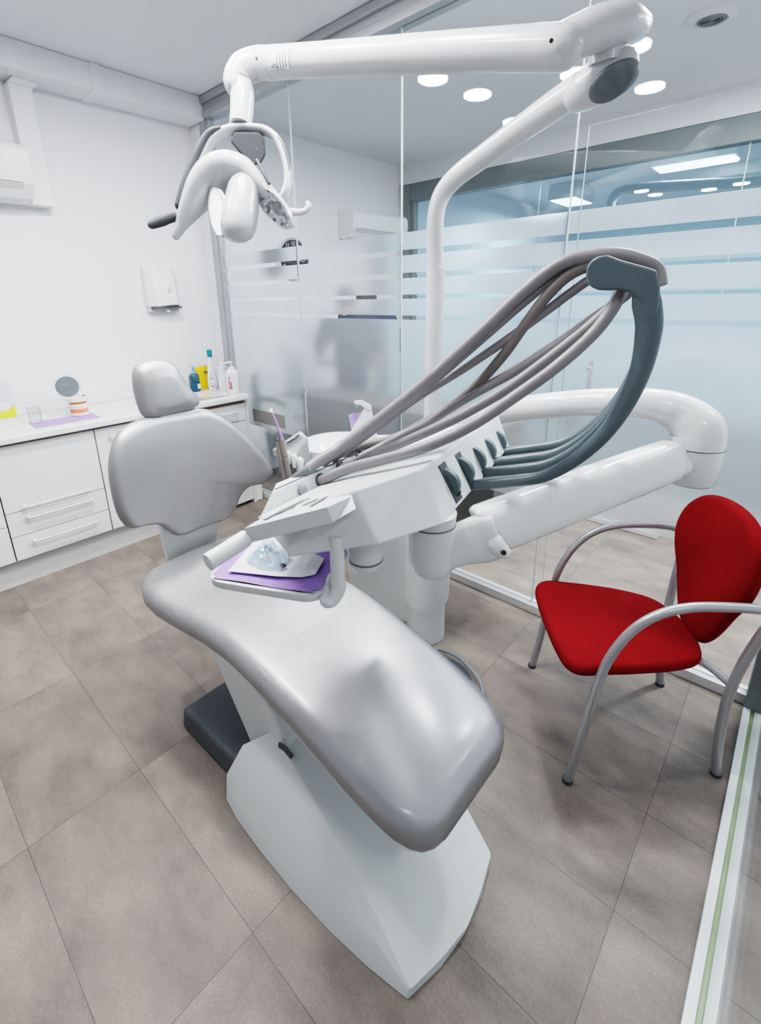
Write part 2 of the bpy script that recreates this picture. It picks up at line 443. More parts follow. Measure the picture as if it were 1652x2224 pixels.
# right partition: bottom track with two white strips and a green channel
struct('trim_7', MB().box((RX, -2.5, 0), (RX+.022, 1.96, .022)).box((RX+.042, -2.5, 0), (RX+.060, 1.96, .022)), 'whitesill', bevel=.002)
struct('trim_8', MB().box((RX+.022, -2.5, 0), (RX+.042, 1.96, .014)), 'greensill')
struct('trim_9', MB().box((RX, -2.6, 2.66), (RX+.075, 2.06, CEIL)), 'alugrey')
wr = struct('window_5', MB().box((RX+.028, -2.5, .014), (RX+.036, 1.96, 2.66)), 'glass', smooth=False)
# panes with frosted bands
BANDS = ((1.7255, 1.806), (1.6175, 1.700), (1.5125, 1.592), (1.409, 1.492), (.58, 1.388))
xs = (-3.262, -2.441, -1.628, -.795)
def film(x0, x1, parent, y=GY-.009):
    mb = MB()
    for z0, z1 in BANDS:
        vs = [mb.b.verts.new(p) for p in ((x0, y, z0), (x1, y, z0), (x1, y, z1), (x0, y, z1))]; mb.face(vs)
    return mb.build('frosted_film', 'frost', parent, smooth=False, recalc=False)
for i in range(3):
    p = struct('window_%d' % (i+1), MB().box((xs[i]+.003, GY-.005, .045), (xs[i+1]-.003, GY+.005, 2.655)), 'glass', smooth=False)
    film(xs[i]+.004, xs[i+1]-.004, p)
    MB().box((xs[i+1]-.0018, GY-.006, .045), (xs[i+1]+.0018, GY+.005, 2.655)).build('seal_strip', 'glassedge', p, smooth=False)
d1 = struct('door_1', MB().box((-.790, GY-.005, .045), (RX, GY+.005, 2.655)), 'glass', smooth=False)
film(-.788, RX, d1)
MB().box((-.7505, GY-.012, .05), (-.7488, GY-.006, 2.085)).box((-.7505, GY-.012, 2.0832), (RX-.02, GY-.006, 2.085)).build('door_leaf_edge', 'glassedge', d1, smooth=False)
# tall bar handle beyond the glass
hb = MB().tube([(-.66, GY+.05, 1.0), (-.66, GY+.05, 1.24)], .012, smooth=1).tube([(-.66, GY+.006, 1.03), (-.66, GY+.05, 1.03)], .007, smooth=1).tube([(-.66, GY+.006, 1.21), (-.66, GY+.05, 1.21)], .007, smooth=1)
hb.build('door_handle', 'alugrey', d1)
# second partition across the next room
FY = 4.36
struct('trim_10', MB().box((-3.44, FY-.05, 2.44), (2.0, FY+.05, 2.60)).box((-3.44, FY-.06, 0), (-3.36, FY+.05, 2.60)).box((-3.36, FY-.03, 0), (-3.31, FY+.04, 2.45)), 'darkgrey', bevel=.004)
struct('wall_lintel', MB().box((WX, FY-.06, 2.60), (2.0, FY+.06, CEIL)), 'ceiling')
w4 = struct('window_4', MB().box((-3.31, FY-.004, .03), (2.0, FY+.004, 2.44)), 'glassblue', smooth=False)
film(-3.30, 1.98, w4, FY-.008)
for x in (-1.98, -.55, .9): MB().box((x-.003, FY-.012, .03), (x+.003, FY+.006, 2.44)).build('seal_strip', 'glassedge', w4, smooth=False)
struct('baseboard_far', MB().box((-.98, 3.22, 0), (-.50, 3.40, .05)), 'plastic2', bevel=.006)

# ================================================================== DENTAL CHAIR
YC = .75
ch = thing('dental_chair', 'silver grey upholstered dental patient chair on a sloping white base', 'dental chair', (-.9, YC, 0))
# --- base cover
ST = [(((-1.10, .497, 0), (-1.106, .512, .088), (-.985, .615, .262))),
      (((-1.02, .484, 0), (-1.02, .502, .100), (-.92, .603, .250))),
      (((-.90, .479, 0), (-.90, .497, .100), (-.82, .590, .224))),
      (((-.76, .479, 0), (-.76, .496, .088), (-.70, .573, .182))),
      (((-.62, .486, 0), (-.62, .502, .070), (-.59, .558, .148))),
      (((-.50, .500, 0), (-.50, .512, .050), (-.49, .545, .096))),
      (((-.395, .520, 0), (-.395, .523, .026), (-.395, .532, .034)))]
mb = MB(); rings = []
for k, (b_, c_, r_) in enumerate(ST):
    bulge = .035*(k/6)**3
    sh_ = V(c_).lerp(V(r_), .5) + (V((-.022, -.006, .022)) if k == 0 else (V((-.010, -.006, .010)) if k == 1 else V((0, -.004, .003))))
    ring = [V(b_), V(c_), sh_, V(r_)]; yk = (.748, .748, .748, .746, .738, .725, .708)[k]
    for t in (.25, .5, .75):
        ring.append(V((r_[0]+bulge*math.sin(PI*t)*1.0 + (.03*math.sin(PI*t) if k == 0 else 0), r_[1]*(1-t)+(2*yk-r_[1])*t, r_[2]+(.012*math.sin(PI*t) if k < 5 else .002))))
    ring += [V((r_[0], 2*yk-r_[1], r_[2])), V((sh_.x, 2*yk-sh_.y, sh_.z)), V((c_[0], 2*yk-c_[1], c_[2])), V((b_[0], 2*yk-b_[1], 0))]
    for t in (.75, .5, .25):
        ring.append(V((b_[0]+bulge*math.sin(PI*t), b_[1]*(1-t)+(2*yk-b_[1])*t, 0)))
    rings.append(ring)
mb.loft(rings)
mb.build('base_cover', 'shell', ch, bevel=.004, seg=2, angle=24, wn=False)
# --- dark foot plate under the lift
mb = MB()
o_ = [(-1.462, .535), (-1.462, .955), (-1.02, .955), (-1.02, .545)]
mb.hexa([V((x, y, .0)) for x, y in o_], [V((x+(.012 if x < -1.2 else 0), y+(.008 if y < .7 else -.008), .092)) for x, y in o_])
mb.build('foot_plate', 'dark', ch, bevel=.018, seg=4)
# --- lift column
mb = MB()
mb.hexa([V(p) for p in ((-1.08, .615, .05), (-.80, .615, .05), (-.80, .885, .05), (-1.08, .885, .05))],
        [V(p) for p in ((-1.36, .605, .47), (-1.06, .605, .50), (-1.06, .895, .50), (-1.36, .895, .47))])
mb.build('lift_column', 'shell', ch, bevel=.012, seg=3)
mb = MB().tube([(-.93, .60, .262), (-.905, .60, .268), (-.875, .60, .262)], (.006, .010), smooth=1)
mb.build('pivot_cap', 'dark', ch)
# --- seat shell and cushion
def zmid(x):
    pts = [(-1.62, .560), (-1.5, .555), (-1.35, .552), (-1.2, .560), (-1.05, .566), (-.9, .553), (-.75, .522), (-.6, .480), (-.45, .434), (-.38, .408)]
    if x <= pts[0][0]: return pts[0][1]
    for k in range(len(pts)-1):
        if x <= pts[k+1][0]:
            (xa, za), (xc, zc) = pts[k], pts[k+1]
            m0 = (zc-pts[max(0, k-1)][1])/(xc-pts[max(0, k-1)][0]); nx = pts[min(len(pts)-1, k+2)]; m1 = (nx[1]-za)/(nx[0]-xa)
            h = xc-xa; t = (x-xa)/h
            return (2*t**3-3*t**2+1)*za + (t**3-2*t**2+t)*h*m0 + (3*t**2-2*t**3)*zc + (t**3-t**2)*h*m1
    return pts[-1][1]
mb = MB(); rings = []
for x, w, zt, zb in ((-1.56, .14, .55, .51), (-1.50, .19, .55, .475), (-1.38, .205, .55, .455), (-1.2, .20, .55, .452), (-1.05, .185, .56, .462), (-.9, .15, .545, .49), (-.8, .12, .53, .495)):
    rings.append([V((x, YC-w, zt)), V((x, YC-w, zb+.03)), V((x, YC-w+.035, zb)), V((x, YC+w-.035, zb)), V((x, YC+w, zb+.03)), V((x, YC+w, zt))])
mb.loft(rings); mb.build('seat_shell', 'shell', ch, bevel=.008, seg=2)
HW = [(-1.578, .150), (-1.572, .185), (-1.555, .218), (-1.52, .247), (-1.47, .262), (-1.40, .261), (-1.30, .247), (-1.18, .233), (-1.05, .227), (-.85, .226), (-.70, .225), (-.58, .223), (-.50, .217), (-.455, .209), (-.425, .196), (-.405, .180), (-.392, .158), (-.385, .130)]
def hwid(x):
    for k in range(len(HW)-1):
        if x <= HW[k+1][0]:
            (xa, za), (xc, zc) = HW[k], HW[k+1]; t = (x-xa)/(xc-xa); return za*(1-t)+zc*t
    return HW[-1][1]
def cushion(grow=0., x_from=-1.578, dome=.012):
    xs_ = [x for x, _ in HW if x >= x_from]
    xs_ = sorted(set(xs_ + [x_from] + [-1.52+.05*k for k in range(22) if -1.52+.05*k > x_from]))
    rings = []
    for x in xs_:
        w = hwid(x)+grow
        de = min(x+1.585, -.378-x)                       # distance to the rounded ends
        th_ = .088+2*grow
        if de < .042: th_ *= max(.12, math.sqrt(max(0, 1-((.042-de)/.042)**2)))
        r = min(th_/2*.96, .042)
        ring = []
        for y, z in rrect(2*w, th_, r, 7):
            zz = zmid(x) + z
            if z > 0: zz += dome*(1-min(1, abs(y)/w)**2)
            zz += .05*max(0, -1.30-x)*(abs(y)/w)**2
            ring.append((y, zz))
        # refine the flat top and bottom so that the dome is round
        out = []
        for k in range(len(ring)):
            (y0, z0), (y1, z1) = ring[k], ring[(k+1) % len(ring)]
            out.append(V((x, YC+y0, z0)))
            if abs(y1-y0) > .08:
                for q in range(1, 12):
                    t = q/12; y = y0+(y1-y0)*t; base = z0+(z1-z0)*t
                    top = (z0 > zmid(x))
                    edge = dome*(1-min(1, abs(y0)/w)**2) if top else 0
                    out.append(V((x, YC+y, base + ((dome*(1-(y/w)**2) - edge) if top else 0))))
        rings.append(out)
    return MB().loft(rings)
seat = cushion().build('seat', 'vinyl', ch, angle=180)
cv = cushion(.0025, -.905, .0125).build('foot_cover', 'cover', ch, angle=60); tag(cv, 'clear glossy vinyl sleeve over the foot end')
# --- back support and backrest
XB = -1.585
mb = MB(); rings = []
for z, x, y0, y1 in ((.50, -1.64, .665, .845), (.56, -1.635, .655, .85), (.64, -1.625, .645, .86), (.72, -1.62, .64, .87), (.80, -1.625, .64, .87)):
    rings.append([V((x, y0, z)), V((x+.008, (y0+y1)/2, z)), V((x, y1, z)), V((x-.03, y1, z)), V((x-.03, y0, z))])
mb.loft(rings); mb.build('back_support', 'plastic2', ch, bevel=.004)
bk = [(.600, 1.122), (.68, 1.128), (.775, 1.123), (.87, 1.115), (.945, 1.058), (1.02, .965), (1.068, .875), (1.082, .820), (1.045, .788), (.985, .785), (.945, .755), (.915, .705), (.875, .678),
      (.775, .676), (.685, .680), (.650, .712), (.612, .755), (.560, .775), (.512, .790), (.486, .840), (.480, .93), (.492, 1.02), (.535, 1.095)]
bk = smooth2(bk, 5)
mb = MB().pillow(bk, (XB, 0, 0), (0, 1, 0), (0, 0, 1), (1, 0, 0), .075, .036, dome=.018, bow=lambda u, v: -.035+.75*(u-.78)**2*.9 + .06*(1.0-v), rnd=6, inner=7)
mb.build('backrest', 'vinyl', ch, angle=180)
hd = smooth2([(.640, 1.135), (.632, 1.20), (.640, 1.27), (.668, 1.302), (.735, 1.308), (.782, 1.290), (.812, 1.22), (.842, 1.160), (.840, 1.135), (.80, 1.122), (.735, 1.117), (.67, 1.118)], 5)
mb = MB().pillow(hd, (-1.66, 0, 0), (0, 1, 0), (0, 0, 1), (1, 0, 0), .075, .034, dome=.008, bow=lambda u, v: .02-.5*(v-1.2)*.3, rnd=6, inner=6)
mb.build('headrest', 'vinyl', ch, angle=180)
mb = MB().box((-1.69, .70, 1.06), (-1.665, .79, 1.20)).box((-1.66, .685, 1.098), (-1.60, .835, 1.124))
mb.build('headrest_bracket', 'plastic2', ch, bevel=.004)

# foot control on the floor behind the chair
fc = thing('foot_control', 'dark round foot control with hoop standing behind the dental chair', 'foot control', (-.86, 1.34, 0))
MB().lathe([(.11, 0), (.115, .02), (.10, .035), (.05, .045)], (-.86, 1.345, 0)).build('pedal_disc', 'dark', fc)
MB().tube([(-1.0, 1.43, .012), (-.96, 1.462, .03), (-.87, 1.462, .045), (-.78, 1.432, .05), (-.715, 1.395, .045), (-.68, 1.35, .03), (-.68, 1.31, .012)], .008).build('hoop', 'grip', fc)

# ================================================================== DENTAL UNIT (column, bowl, assistant holder)
PX, PY = -1.09, 1.56
un = thing('dental_unit', 'white dental unit column with spittoon bowl and cup filler', 'dental unit', (PX, PY, 0))
MB().lathe([(.088, 0), (.088, .17), (.102, .21), (.105, .60), (.105, .90), (.09, .925)], (PX, PY-.02, 0), seg=36).build('column', 'plastic2', un, bevel=.004)
mb = MB(); mb.hexa([V(p) for p in ((-1.42, 1.40, .06), (-1.12, 1.47, .06), (-1.12, 1.68, .06), (-1.42, 1.66, .06))], [V(p) for p in ((-1.48, 1.30, .88), (-1.10, 1.43, .94), (-1.10, 1.68, .94), (-1.48, 1.62, .88))])
mb.build('body', 'plastic2', un, bevel=.03, seg=4)
bc = at(738, 960, d=1.95)
mb = MB().lathe([(.07, -.125), (.115, -.118), (.145, -.085), (.158, -.02), (.160, .0), (.153, .001), (.147, -.01), (.125, -.06), (.07, -.085), (.012, -.09)], bc, seg=40)
mb.build('spittoon_bowl', 'porcelain', un, angle=60)
MB().lathe([(.06, -.30), (.06, -.115)], bc, seg=24).build('bowl_stand', 'plastic2', un)
# cup filler: sloping upright with a beak
f0 = at(808, 975, d=1.92); f1 = at(797, 885, d=1.92); f2 = at(772, 876, d=1.90)
f0b = at(742, 970, d=1.92); f1b = at(780, 895, d=1.92)
mb = MB(); n_ = FW*.035
mb.hexa([f0b, at(825, 975, d=1.92), at(805, 880, d=1.92), at(792, 884, d=1.92)], [q+n_ for q in (f0b, at(825, 975, d=1.92), at(805, 880, d=1.92), at(792, 884, d=1.92))])
mb.build('cup_filler', 'plastic', un, bevel=.003)
mb = MB(); bp = [(768, 871), (785, 869), (806, 880), (806, 893), (795, 890), (783, 880), (769, 878)]
mb.hexa([at(*q, d=1.915) for q in bp], [at(*q, d=1.955) for q in bp]); mb.build('spout', 'plastic', un, bevel=.003)
MB().tube([at(775, 878, d=1.93), at(775, 886, d=1.93)], .004, smooth=1).build('nozzle', 'steel', un)
# cup shelf and cup
MB().box(at(775, 955, d=1.97)-V((.07, .06, .02)), at(775, 955, d=1.97)+V((.07, .06, -.005))).build('cup_shelf', 'plastic2', un, bevel=.004)
cpz = at(780, 946, d=1.97)
ct = at(776, 898, d=1.97); chh = (ct.z-cpz.z)
cp = MB().lathe([(.024, 0), (.036, chh), (.0375, chh), (.0375, chh-.004), (.034, chh-.004), (.023, .004), (.002, .004)], (ct.x, ct.y, cpz.z-.008), seg=24).build('drinking_cup', 'purplecup', None)
tag(cp, 'lilac plastic drinking cup under the spout of the dental unit', 'cup')
# assistant's holder panel
aq = lambda x, y, d: at(x, y, d=d)
mb = MB(); tp = [(590, 975), (652, 935), (668, 948), (668, 985), (640, 1012), (596, 990)]
mb.hexa([aq(*q, 1.80) for q in [(590, 976), (652, 934), (670, 950), (640, 990)]], [aq(*q, 1.84) for q in [(592, 990), (654, 950), (676, 1000), (646, 1012)]])
mb.build('assistant_holder', 'plastic', un, bevel=.006, seg=3)
MB().tube([aq(650, 1000, 1.82), aq(660, 1040, 1.9), aq(690, 1080, 1.98)], .018).build('holder_arm', 'plastic2', un)
for k in range(4):
    c = aq(612+k*13, 978+k*7, 1.79)
    MB().tube([c, c+V((.006, -.004, -.035))], [.012, .009], smooth=1, round_ends=True).build('holder_prong', 'plastic', un)
mb = MB(); pq = [(618, 962), (650, 941), (656, 946), (624, 968)]
mb.hexa([aq(*q, 1.797) for q in pq], [aq(*q, 1.793) for q in pq]); mb.build('keypad', 'paper', un)
for a, c in (((622, 962), (634, 956)), ((632, 956), (644, 950)), ((642, 948), (650, 944))):
    MB().tube([aq(*a, 1.79), aq(*c, 1.79)], .0035, smooth=1).build('keypad_symbol', 'ink', un)
def suction(x0, y0, x1, y1, dd, lab, tip):
    t = thing('suction_handpiece', lab, 'suction handpiece', tuple(aq(x1, y1, dd)), 'suction handpieces in the assistant holder')
    MB().tube([aq(x0, y0, dd), aq((x0+x1)/2, (y0+y1)/2, dd), aq(x1, y1, dd)], [.0105, .011, .010]).build('handle', 'hose2', t)
    MB().tube([aq(x1, y1, dd), aq(x1+8, y1+40, dd+.01), aq(x1+16, y1+80, dd+.03), aq(x1+30, y1+140, dd+.12)], .0098).build('suction_hose', 'hose2', t)
    if tip:
        MB().tube([aq(x0+1, y0, dd), aq((x0+588)/2+2, (y0+892)/2, dd), aq(588, 892, dd)], [.0055, .0045, .0045]).build('suction_tip', 'purpletip', t)
        MB().tube([aq(588.6, 896, dd), aq(587, 887, dd)], [.0065, .006], smooth=1).build('tip_cap', 'paper', t)
    else:
        MB().lathe([(.0108, 0), (.0108, .002), (.007, .003)], aq(x0, y0, dd), aq(x0, y0, dd)-aq(x1, y1, dd), seg=16).build('socket', 'black', t)
suction(603, 958, 611, 1000, 1.775, 'empty grey suction handpiece nearer the backrest', False)
suction(612, 955, 619, 992, 1.765, 'grey suction handpiece fitted with a violet tip', True)

# ================================================================== OPERATING LAMP
lp = thing('operating_lamp', 'white overhead dental lamp on a bent pole with long spring arm', 'dental lamp', (PX, PY, .98))
mb = MB().tube([(PX, PY, .90), (PX, PY, 1.60)], .0345, smooth=1, seg=24)
mb.build('pole', 'lampwhite', lp)
pth = [(V((PX, PY, 1.58)), .0305), (at(944, 500, d=1.735), .0305), (at(950, 448, d=1.72), .031), (at(966, 412, d=1.70), .0325), (at(998, 378, d=1.65), .034), (at(1045, 343, d=1.58), .0355), (at(1120, 288, d=1.46), .037), (at(1190, 238, d=1.36), .0385), (at(1262, 190, d=1.27), .040)]
MB().tube([p for p, _ in pth], [r for _, r in pth], seg=24, smooth=8).build('lower_arm', 'lampwhite', lp)
k0, k1 = at(1258, 206, d=1.265), at(1352, 140, d=1.16)
MB().tube([k0, k0.lerp(k1, .25), k0.lerp(k1, .6), k1], [.041, .050, .054, .036], seg=24, smooth=6, round_ends=True).build('knuckle', 'lampwhite', lp, angle=80)
# grey oval cap facing the viewer side
nc = -(FW.cross((k1-k0).normalized()).cross((k1-k0).normalized())) ; nc = (V((.55, -.80, -.15)) - (k1-k0).normalized()*V((.55, -.80, -.15)).dot((k1-k0).normalized())).normalized()
cc = at(1325, 181, d=1.16)
MB().lathe([(.058, -.03), (.058, .0), (.054, .005), (.04, .008), (.01, .009)], cc, nc, seg=32, squash=.62, ref=(k1-k0)).build('pivot_cover', 'slate', lp, angle=60)
MB().lathe([(.046, -.03), (.046, .025)], at(1322, 112, d=1.17), (0, 0, 1), seg=28).build('swivel_collar', 'lampwhite', lp)
mb = MB().tube([at(1170, 112, d=1.13), at(1225, 95, d=1.125), at(1290, 66, d=1.12), at(1345, 55, d=1.13), at(1380, 58, d=1.15)], [(.026, .026), (.043, .045), (.048, .046), (.050, .046), (.036, .034)], seg=28, smooth=6, round_ends=True)
mb.build('swivel_head', 'lampwhite', lp, angle=80)
sa = [(at(1222, 104, d=1.11), .047), (at(1100, 108, d=1.185), .047), (at(900, 118, d=1.32), .046), (at(700, 130, d=1.45), .045), (at(566, 138, d=1.535), .0455)]
MB().tube([p for p, _ in sa], [r for _, r in sa], seg=32, smooth=3, round_ends=True).build('spring_arm', 'lampwhite', lp, angle=80)
for q in ((1196, 90, 1.072), (557, 126, 1.49)):
    MB().lathe([(.0042, 0), (.0042, .004)], at(q[0], q[1], d=q[2]), -FW, seg=12).build('screw_hole', 'black', lp)
# printed label on the arm
axd = (sa[3][0]-sa[4][0]).normalized(); 
def on_arm(px, t):    # a point on the arm's near surface; t: angle from viewer towards below
    s_ = at(px, 138-(px-566)*.055, d=1.535-(px-566)*.00064); r_ = .0462
    vn = (-FW + axd*FW.dot(axd)).normalized(); dn = axd.cross(vn)
    if dn.z > 0: dn = -dn
    return s_ + (vn*math.cos(t) + dn*math.sin(t))*r_
mb = MB(); rings = []
mb.loft([[on_arm(600+k*.0, t) for t in [i*.13-.2 for i in range(11)]], [on_arm(645, t) for t in [i*.13-.2 for i in range(11)]]], cap=False, closed=False)
mb.build('label_patch', 'seam', lp)
for k, (a0, a1) in enumerate(((.28, 1.1), (.15, 1.12), (.05, 1.1), (.2, .98))):
    MB().tube([on_arm(620+k*6, a0+(a1-a0)*i/6)*1.0 for i in range(7)], .0012, seg=6, smooth=1).build('label_print', 'ink', lp)
tri = [on_arm(606, .95), on_arm(616, .78), on_arm(620, .98)]
MB().tube(tri+[tri[0]], .0012, seg=6, smooth=1).build('label_print', 'ink', lp)
# elbow and drop tube
e_ = [(at(590, 138, d=1.52), .046), (at(560, 138, d=1.535), .046), (at(528, 152, d=1.54), .047), (at(515, 176, d=1.54), .044), (at(520, 192, d=1.54), .038)]
MB().tube([p for p, _ in e_], [r for _, r in e_], seg=28, smooth=8, round_ends=True).build('elbow', 'lampwhite', lp, angle=80)
D0 = 1.54
MB().tube([at(525, 184, d=D0), at(526, 210, d=D0), at(525, 240, d=D0), at(522, 272, d=D0)], [.037, .0375, .0365, .035], seg=24).build('drop_tube', 'lampwhite', lp)
MB().lathe([(.0378, -.001), (.0378, .001)], at(525, 186, d=D0), (0, 0, 1), seg=24).build('joint_ring', 'ink', lp)
# yoke
dl = lambda x, y, o=0: at(x, y, d=D0+o)
MB().tube([dl(395, 452), dl(405, 420), dl(425, 368), (dl(450, 318)), dl(478, 290), dl(515, 279), dl(550, 280), dl(580, 286), dl(604, 308), dl(620, 350), dl(625, 392), dl(616, 425), dl(600, 438, .03)],
          [(.013, .020)]*2+[(.013, .022)]*9+[(.013, .020)]*2, up=FW, seg=16, smooth=6, round_ends=True).build('yoke', 'lampwhite', lp, angle=80)
MB().tube([dl(388, 448, -.012), dl(400, 410, -.012), dl(420, 358, -.012), dl(444, 308, -.012), dl(462, 288, -.012), dl(480, 281, -.012)], [(.011, .018), (.013, .022), (.013, .022), (.013, .022), (.012, .02), (.006, .012)], up=FW, seg=16, round_ends=True).build('grip_strip', 'slate2', lp, angle=80)
MB().tube([dl(584, 285, -.004), dl(606, 306, -.004), dl(624, 345, -.004), dl(630, 392, -.004)], [(.004, .014), (.006, .018), (.006, .018), (.004, .012)], up=FW, seg=12).build('grip_strip', 'dark', lp, angle=80)
# grey joint block and rod
bq = [(508, 287), (562, 287), (574, 300), (577, 335), (566, 356), (545, 360), (500, 308)]
MB().hexa([dl(x, y, -.05) for x, y in bq], [dl(x, y, .03) for x, y in bq]).build('joint_block', 'blockgrey', lp, bevel=.006, seg=3, smooth=False, wn=False)
MB().tube([dl(558, 348, -.055), dl(572, 375, -.055), dl(584, 398, -.055)], .0052, smooth=1, round_ends=True).build('switch_rod', 'dark', lp)
text('joint_mark', 'S', .014, tuple(dl(557, 325, -.0515)), RT, -DN, 'ink', lp)
# head shell (bird-shaped), lamp body, two reflectors
hs = [(381, 514, .010), (392, 492, .016), (412, 455, .030), (434, 421, .043), (456, 396, .051), (480, 382, .055), (507, 379, .056), (534, 387, .052), (558, 406, .041), (584, 426, .030), (606, 444, .022), (626, 468, .014), (636, 490, .006)]
MB().tube([dl(x, y, .0) for x, y, r in hs], [(r*.95, r*1.75 if r > .02 else r*1.6) for x, y, r in hs], up=FW, seg=28, smooth=4, round_ends=True).build('lamp_shell', 'lampwhite', lp, angle=80)
rings = []
ax0 = dl(532, 385, -.03); ax1 = dl(514, 522, -.05)
prof = [(.0, .04), (.15, .048), (.35, .052), (.6, .055), (.78, .055), (.9, .048), (.97, .034), (1.0, .012)]
mb = MB(); U_ = RT; Wd = FW
for t, r in prof:
    c = ax0.lerp(ax1, t)
    rings.append([c + U_*(r*math.cos(2*PI*k/28)) + Wd*(r*1.05*math.sin(2*PI*k/28)) for k in range(28)])
mb.loft(rings); mb.build('lamp_body', 'lampwhite', lp, angle=80)
def oval(cx_, cy_, o, ax_px, ra, rb, n, prof_, name, m):
    c = dl(cx_, cy_, o); a = (dl(*ax_px, o)-c).normalized(); n = V(n); n = (n-a*n.dot(a)).normalized()
    return MB().lathe([(ra*p, h) for p, h in prof_], c, n, seg=36, squash=rb/ra, ref=a).build(name, m, lp, angle=50)
oval(597, 452, -.03, (640, 500), .072, .037, (.5, -.6, -.62), [(1.08, -.004), (1.08, .006), (1.0, .007), (.98, .0)], 'reflector_rim', 'lampwhite')
oval(597, 452, -.03, (640, 500), .072, .037, (.5, -.6, -.62), [(1.0, .0), (.98, .004), (.6, .001), (.2, -.001)], 'reflector', 'facet')
oval(474, 462, -.045, (488, 520), .070, .044, (.22, -.76, -.61), [(1.08, -.01), (1.08, .006), (1.0, .007), (.98, .0)], 'reflector_rim', 'lampwhite')
oval(474, 462, -.045, (488, 520), .070, .044, (.22, -.76, -.61), [(1.0, .0), (.98, .004), (.2, .003)], 'reflector', 'led')
# handles
MB().tube([dl(398, 470, .0), dl(370, 476, -.01), dl(352, 478, -.02)], .012, smooth=1).build('handle_stub', 'lampwhite', lp)
MB().tube([dl(374, 470, -.02), dl(352, 479, -.03), dl(330, 488, -.04)], [.016, .017, .013], round_ends=True).build('handle_grip', 'slate2', lp, angle=80)
MB().tube([dl(622, 458, .02), dl(645, 461, .02), dl(662, 458, .02), dl(670, 448, .02), dl(668, 442, .02)], [.012, .011, .010, .010, .009], round_ends=True).build('handle_hook', 'lampwhite', lp, angle=80)

# ================================================================== INSTRUMENT CONSOLE (arms, console, whips, hoses)
ic = thing('instrument_console', 'white instrument console with whip arms on a jointed white delivery arm', 'dental console', (-.50, .73, 1.0))
Wv = V((-.22, .975, 0)).normalized(); Lv = V((.975, .22, 0)).normalized()
# --- arms
up_ = [(V((PX+.02, PY-.02, .91)), .040), (at(955, 962, d=1.86), .040), (at(985, 940, d=1.78), .040), (at(1025, 913, d=1.66), .039), (at(1080, 896, d=1.55), .038), (at(1150, 885, d=1.44), .037), (at(1250, 876, d=1.33), .037), (at(1350, 874, d=1.255), .038), (at(1425, 880, d=1.22), .041), (at(1475, 898, d=1.21), .050), (at(1511, 968, d=1.205)+V((-.006, 0, .045)), .060), (at(1511, 968, d=1.205)+V((0, 0, .015)), .0625), (at(1511, 968, d=1.205), .063)]
MB().tube([p for p, _ in up_], [r for _, r in up_], seg=28, smooth=6).build('upper_arm', 'plastic', ic, angle=80)
el = at(1511, 968, d=1.205)
MB().lathe([(.0632, 0), (.0632, -.004), (.062, -.03), (.058, -.088), (.050, -.096), (.02, -.098)], el-V((0, 0, .002)), seg=36).build('elbow_block', 'plastic', ic, angle=50)
MB().lathe([(.0634, -.0009), (.0634, .0009)], el, seg=36).build('elbow_ring', 'ink', ic)
a0 = at(1052, 1148, d=1.02); a1 = at(1468, 992, d=1.19)
def arm_ring(c, t, hh, ww):
    s_ = t.cross(V((0, 0, 1))).normalized(); u_ = s_.cross(t).normalized()
    pts = [(-.55, -1), (.55, -1), (.92, -.72), (1, -.3), (.92, .35), (.62, .82), (.3, 1), (-.3, 1), (-.62, .82), (-.92, .35), (-1, -.3), (-.92, -.72)]
    return [c + s_*(p[0]*ww) + u_*(p[1]*hh) for p in pts]
t_ = (a1-a0).normalized()
rings = []
AL = (a1-a0).length
for k, hh, ww, sh in ((-.0, .050, .044, .55), (.03, .056, .048, .52), (.12, .056, .048, .3), (.5, .055, .047, 0), (.86, .053, .046, 0), (.95, .050, .044, 0), (1.0, .040, .036, 0)):
    R_ = arm_ring(a0.lerp(a1, k), t_, hh, ww)
    rings.append([p - t_*(sh*(p-a0.lerp(a1, k)).z) for p in R_])
MB().loft(rings).build('lower_arm', 'plastic', ic, bevel=.008, seg=3, angle=50)
for q in ((1093, 1200, .955), (1426, 1021, 1.135)):
    MB().lathe([(.0052, 0), (.0052, .003), (.004, .004)], at(q[0], q[1], d=q[2]), -FW, seg=16).build('pivot_pin', 'black', ic)
MB().tube([at(1072, 1180, d=.975), at(1093, 1198, d=.975)], [.022, .015], smooth=1, round_ends=True).build('pivot_lug', 'plastic', ic, angle=80)
MB().tube([at(1385, 1010, d=1.165), at(1428, 1020, d=1.160), at(1475, 1010, d=1.18)], [.014, .015, .03], smooth=3, round_ends=True).build('pivot_lug', 'plastic', ic, angle=80)
# hub under the console and its arm end
hc = at(937, 1190, z=1.0); HR = .0475
MB().lathe([(.02, -.056), (.036, -.055), (.045, -.045), (HR, -.025), (HR, .058)], (hc.x, hc.y, 1.0), seg=36).build('hub', 'shell', ic, angle=50)
MB().lathe([(HR+.0012, .0), (HR+.0012, .002)], (hc.x, hc.y, 1.057), seg=36).build('hub_ring', 'ink', ic)
MB().lathe([(HR-.001, .059), (HR+.002, .082)], (hc.x, hc.y, 1.0), seg=36).build('hub_neck', 'shell', ic)
hb0 = V((hc.x, hc.y, .995)); hb1 = at(1072, 1160, d=1.0)
rings = [arm_ring(hb0.lerp(hb1, k), (hb1-hb0).normalized(), hh, ww) for k, hh, ww in ((0, .044, .040), (.5, .043, .038), (.8, .050, .040), (1, .050, .040))]
MB().loft(rings).build('hub_knuckle', 'shell', ic, bevel=.012, seg=3, angle=60)
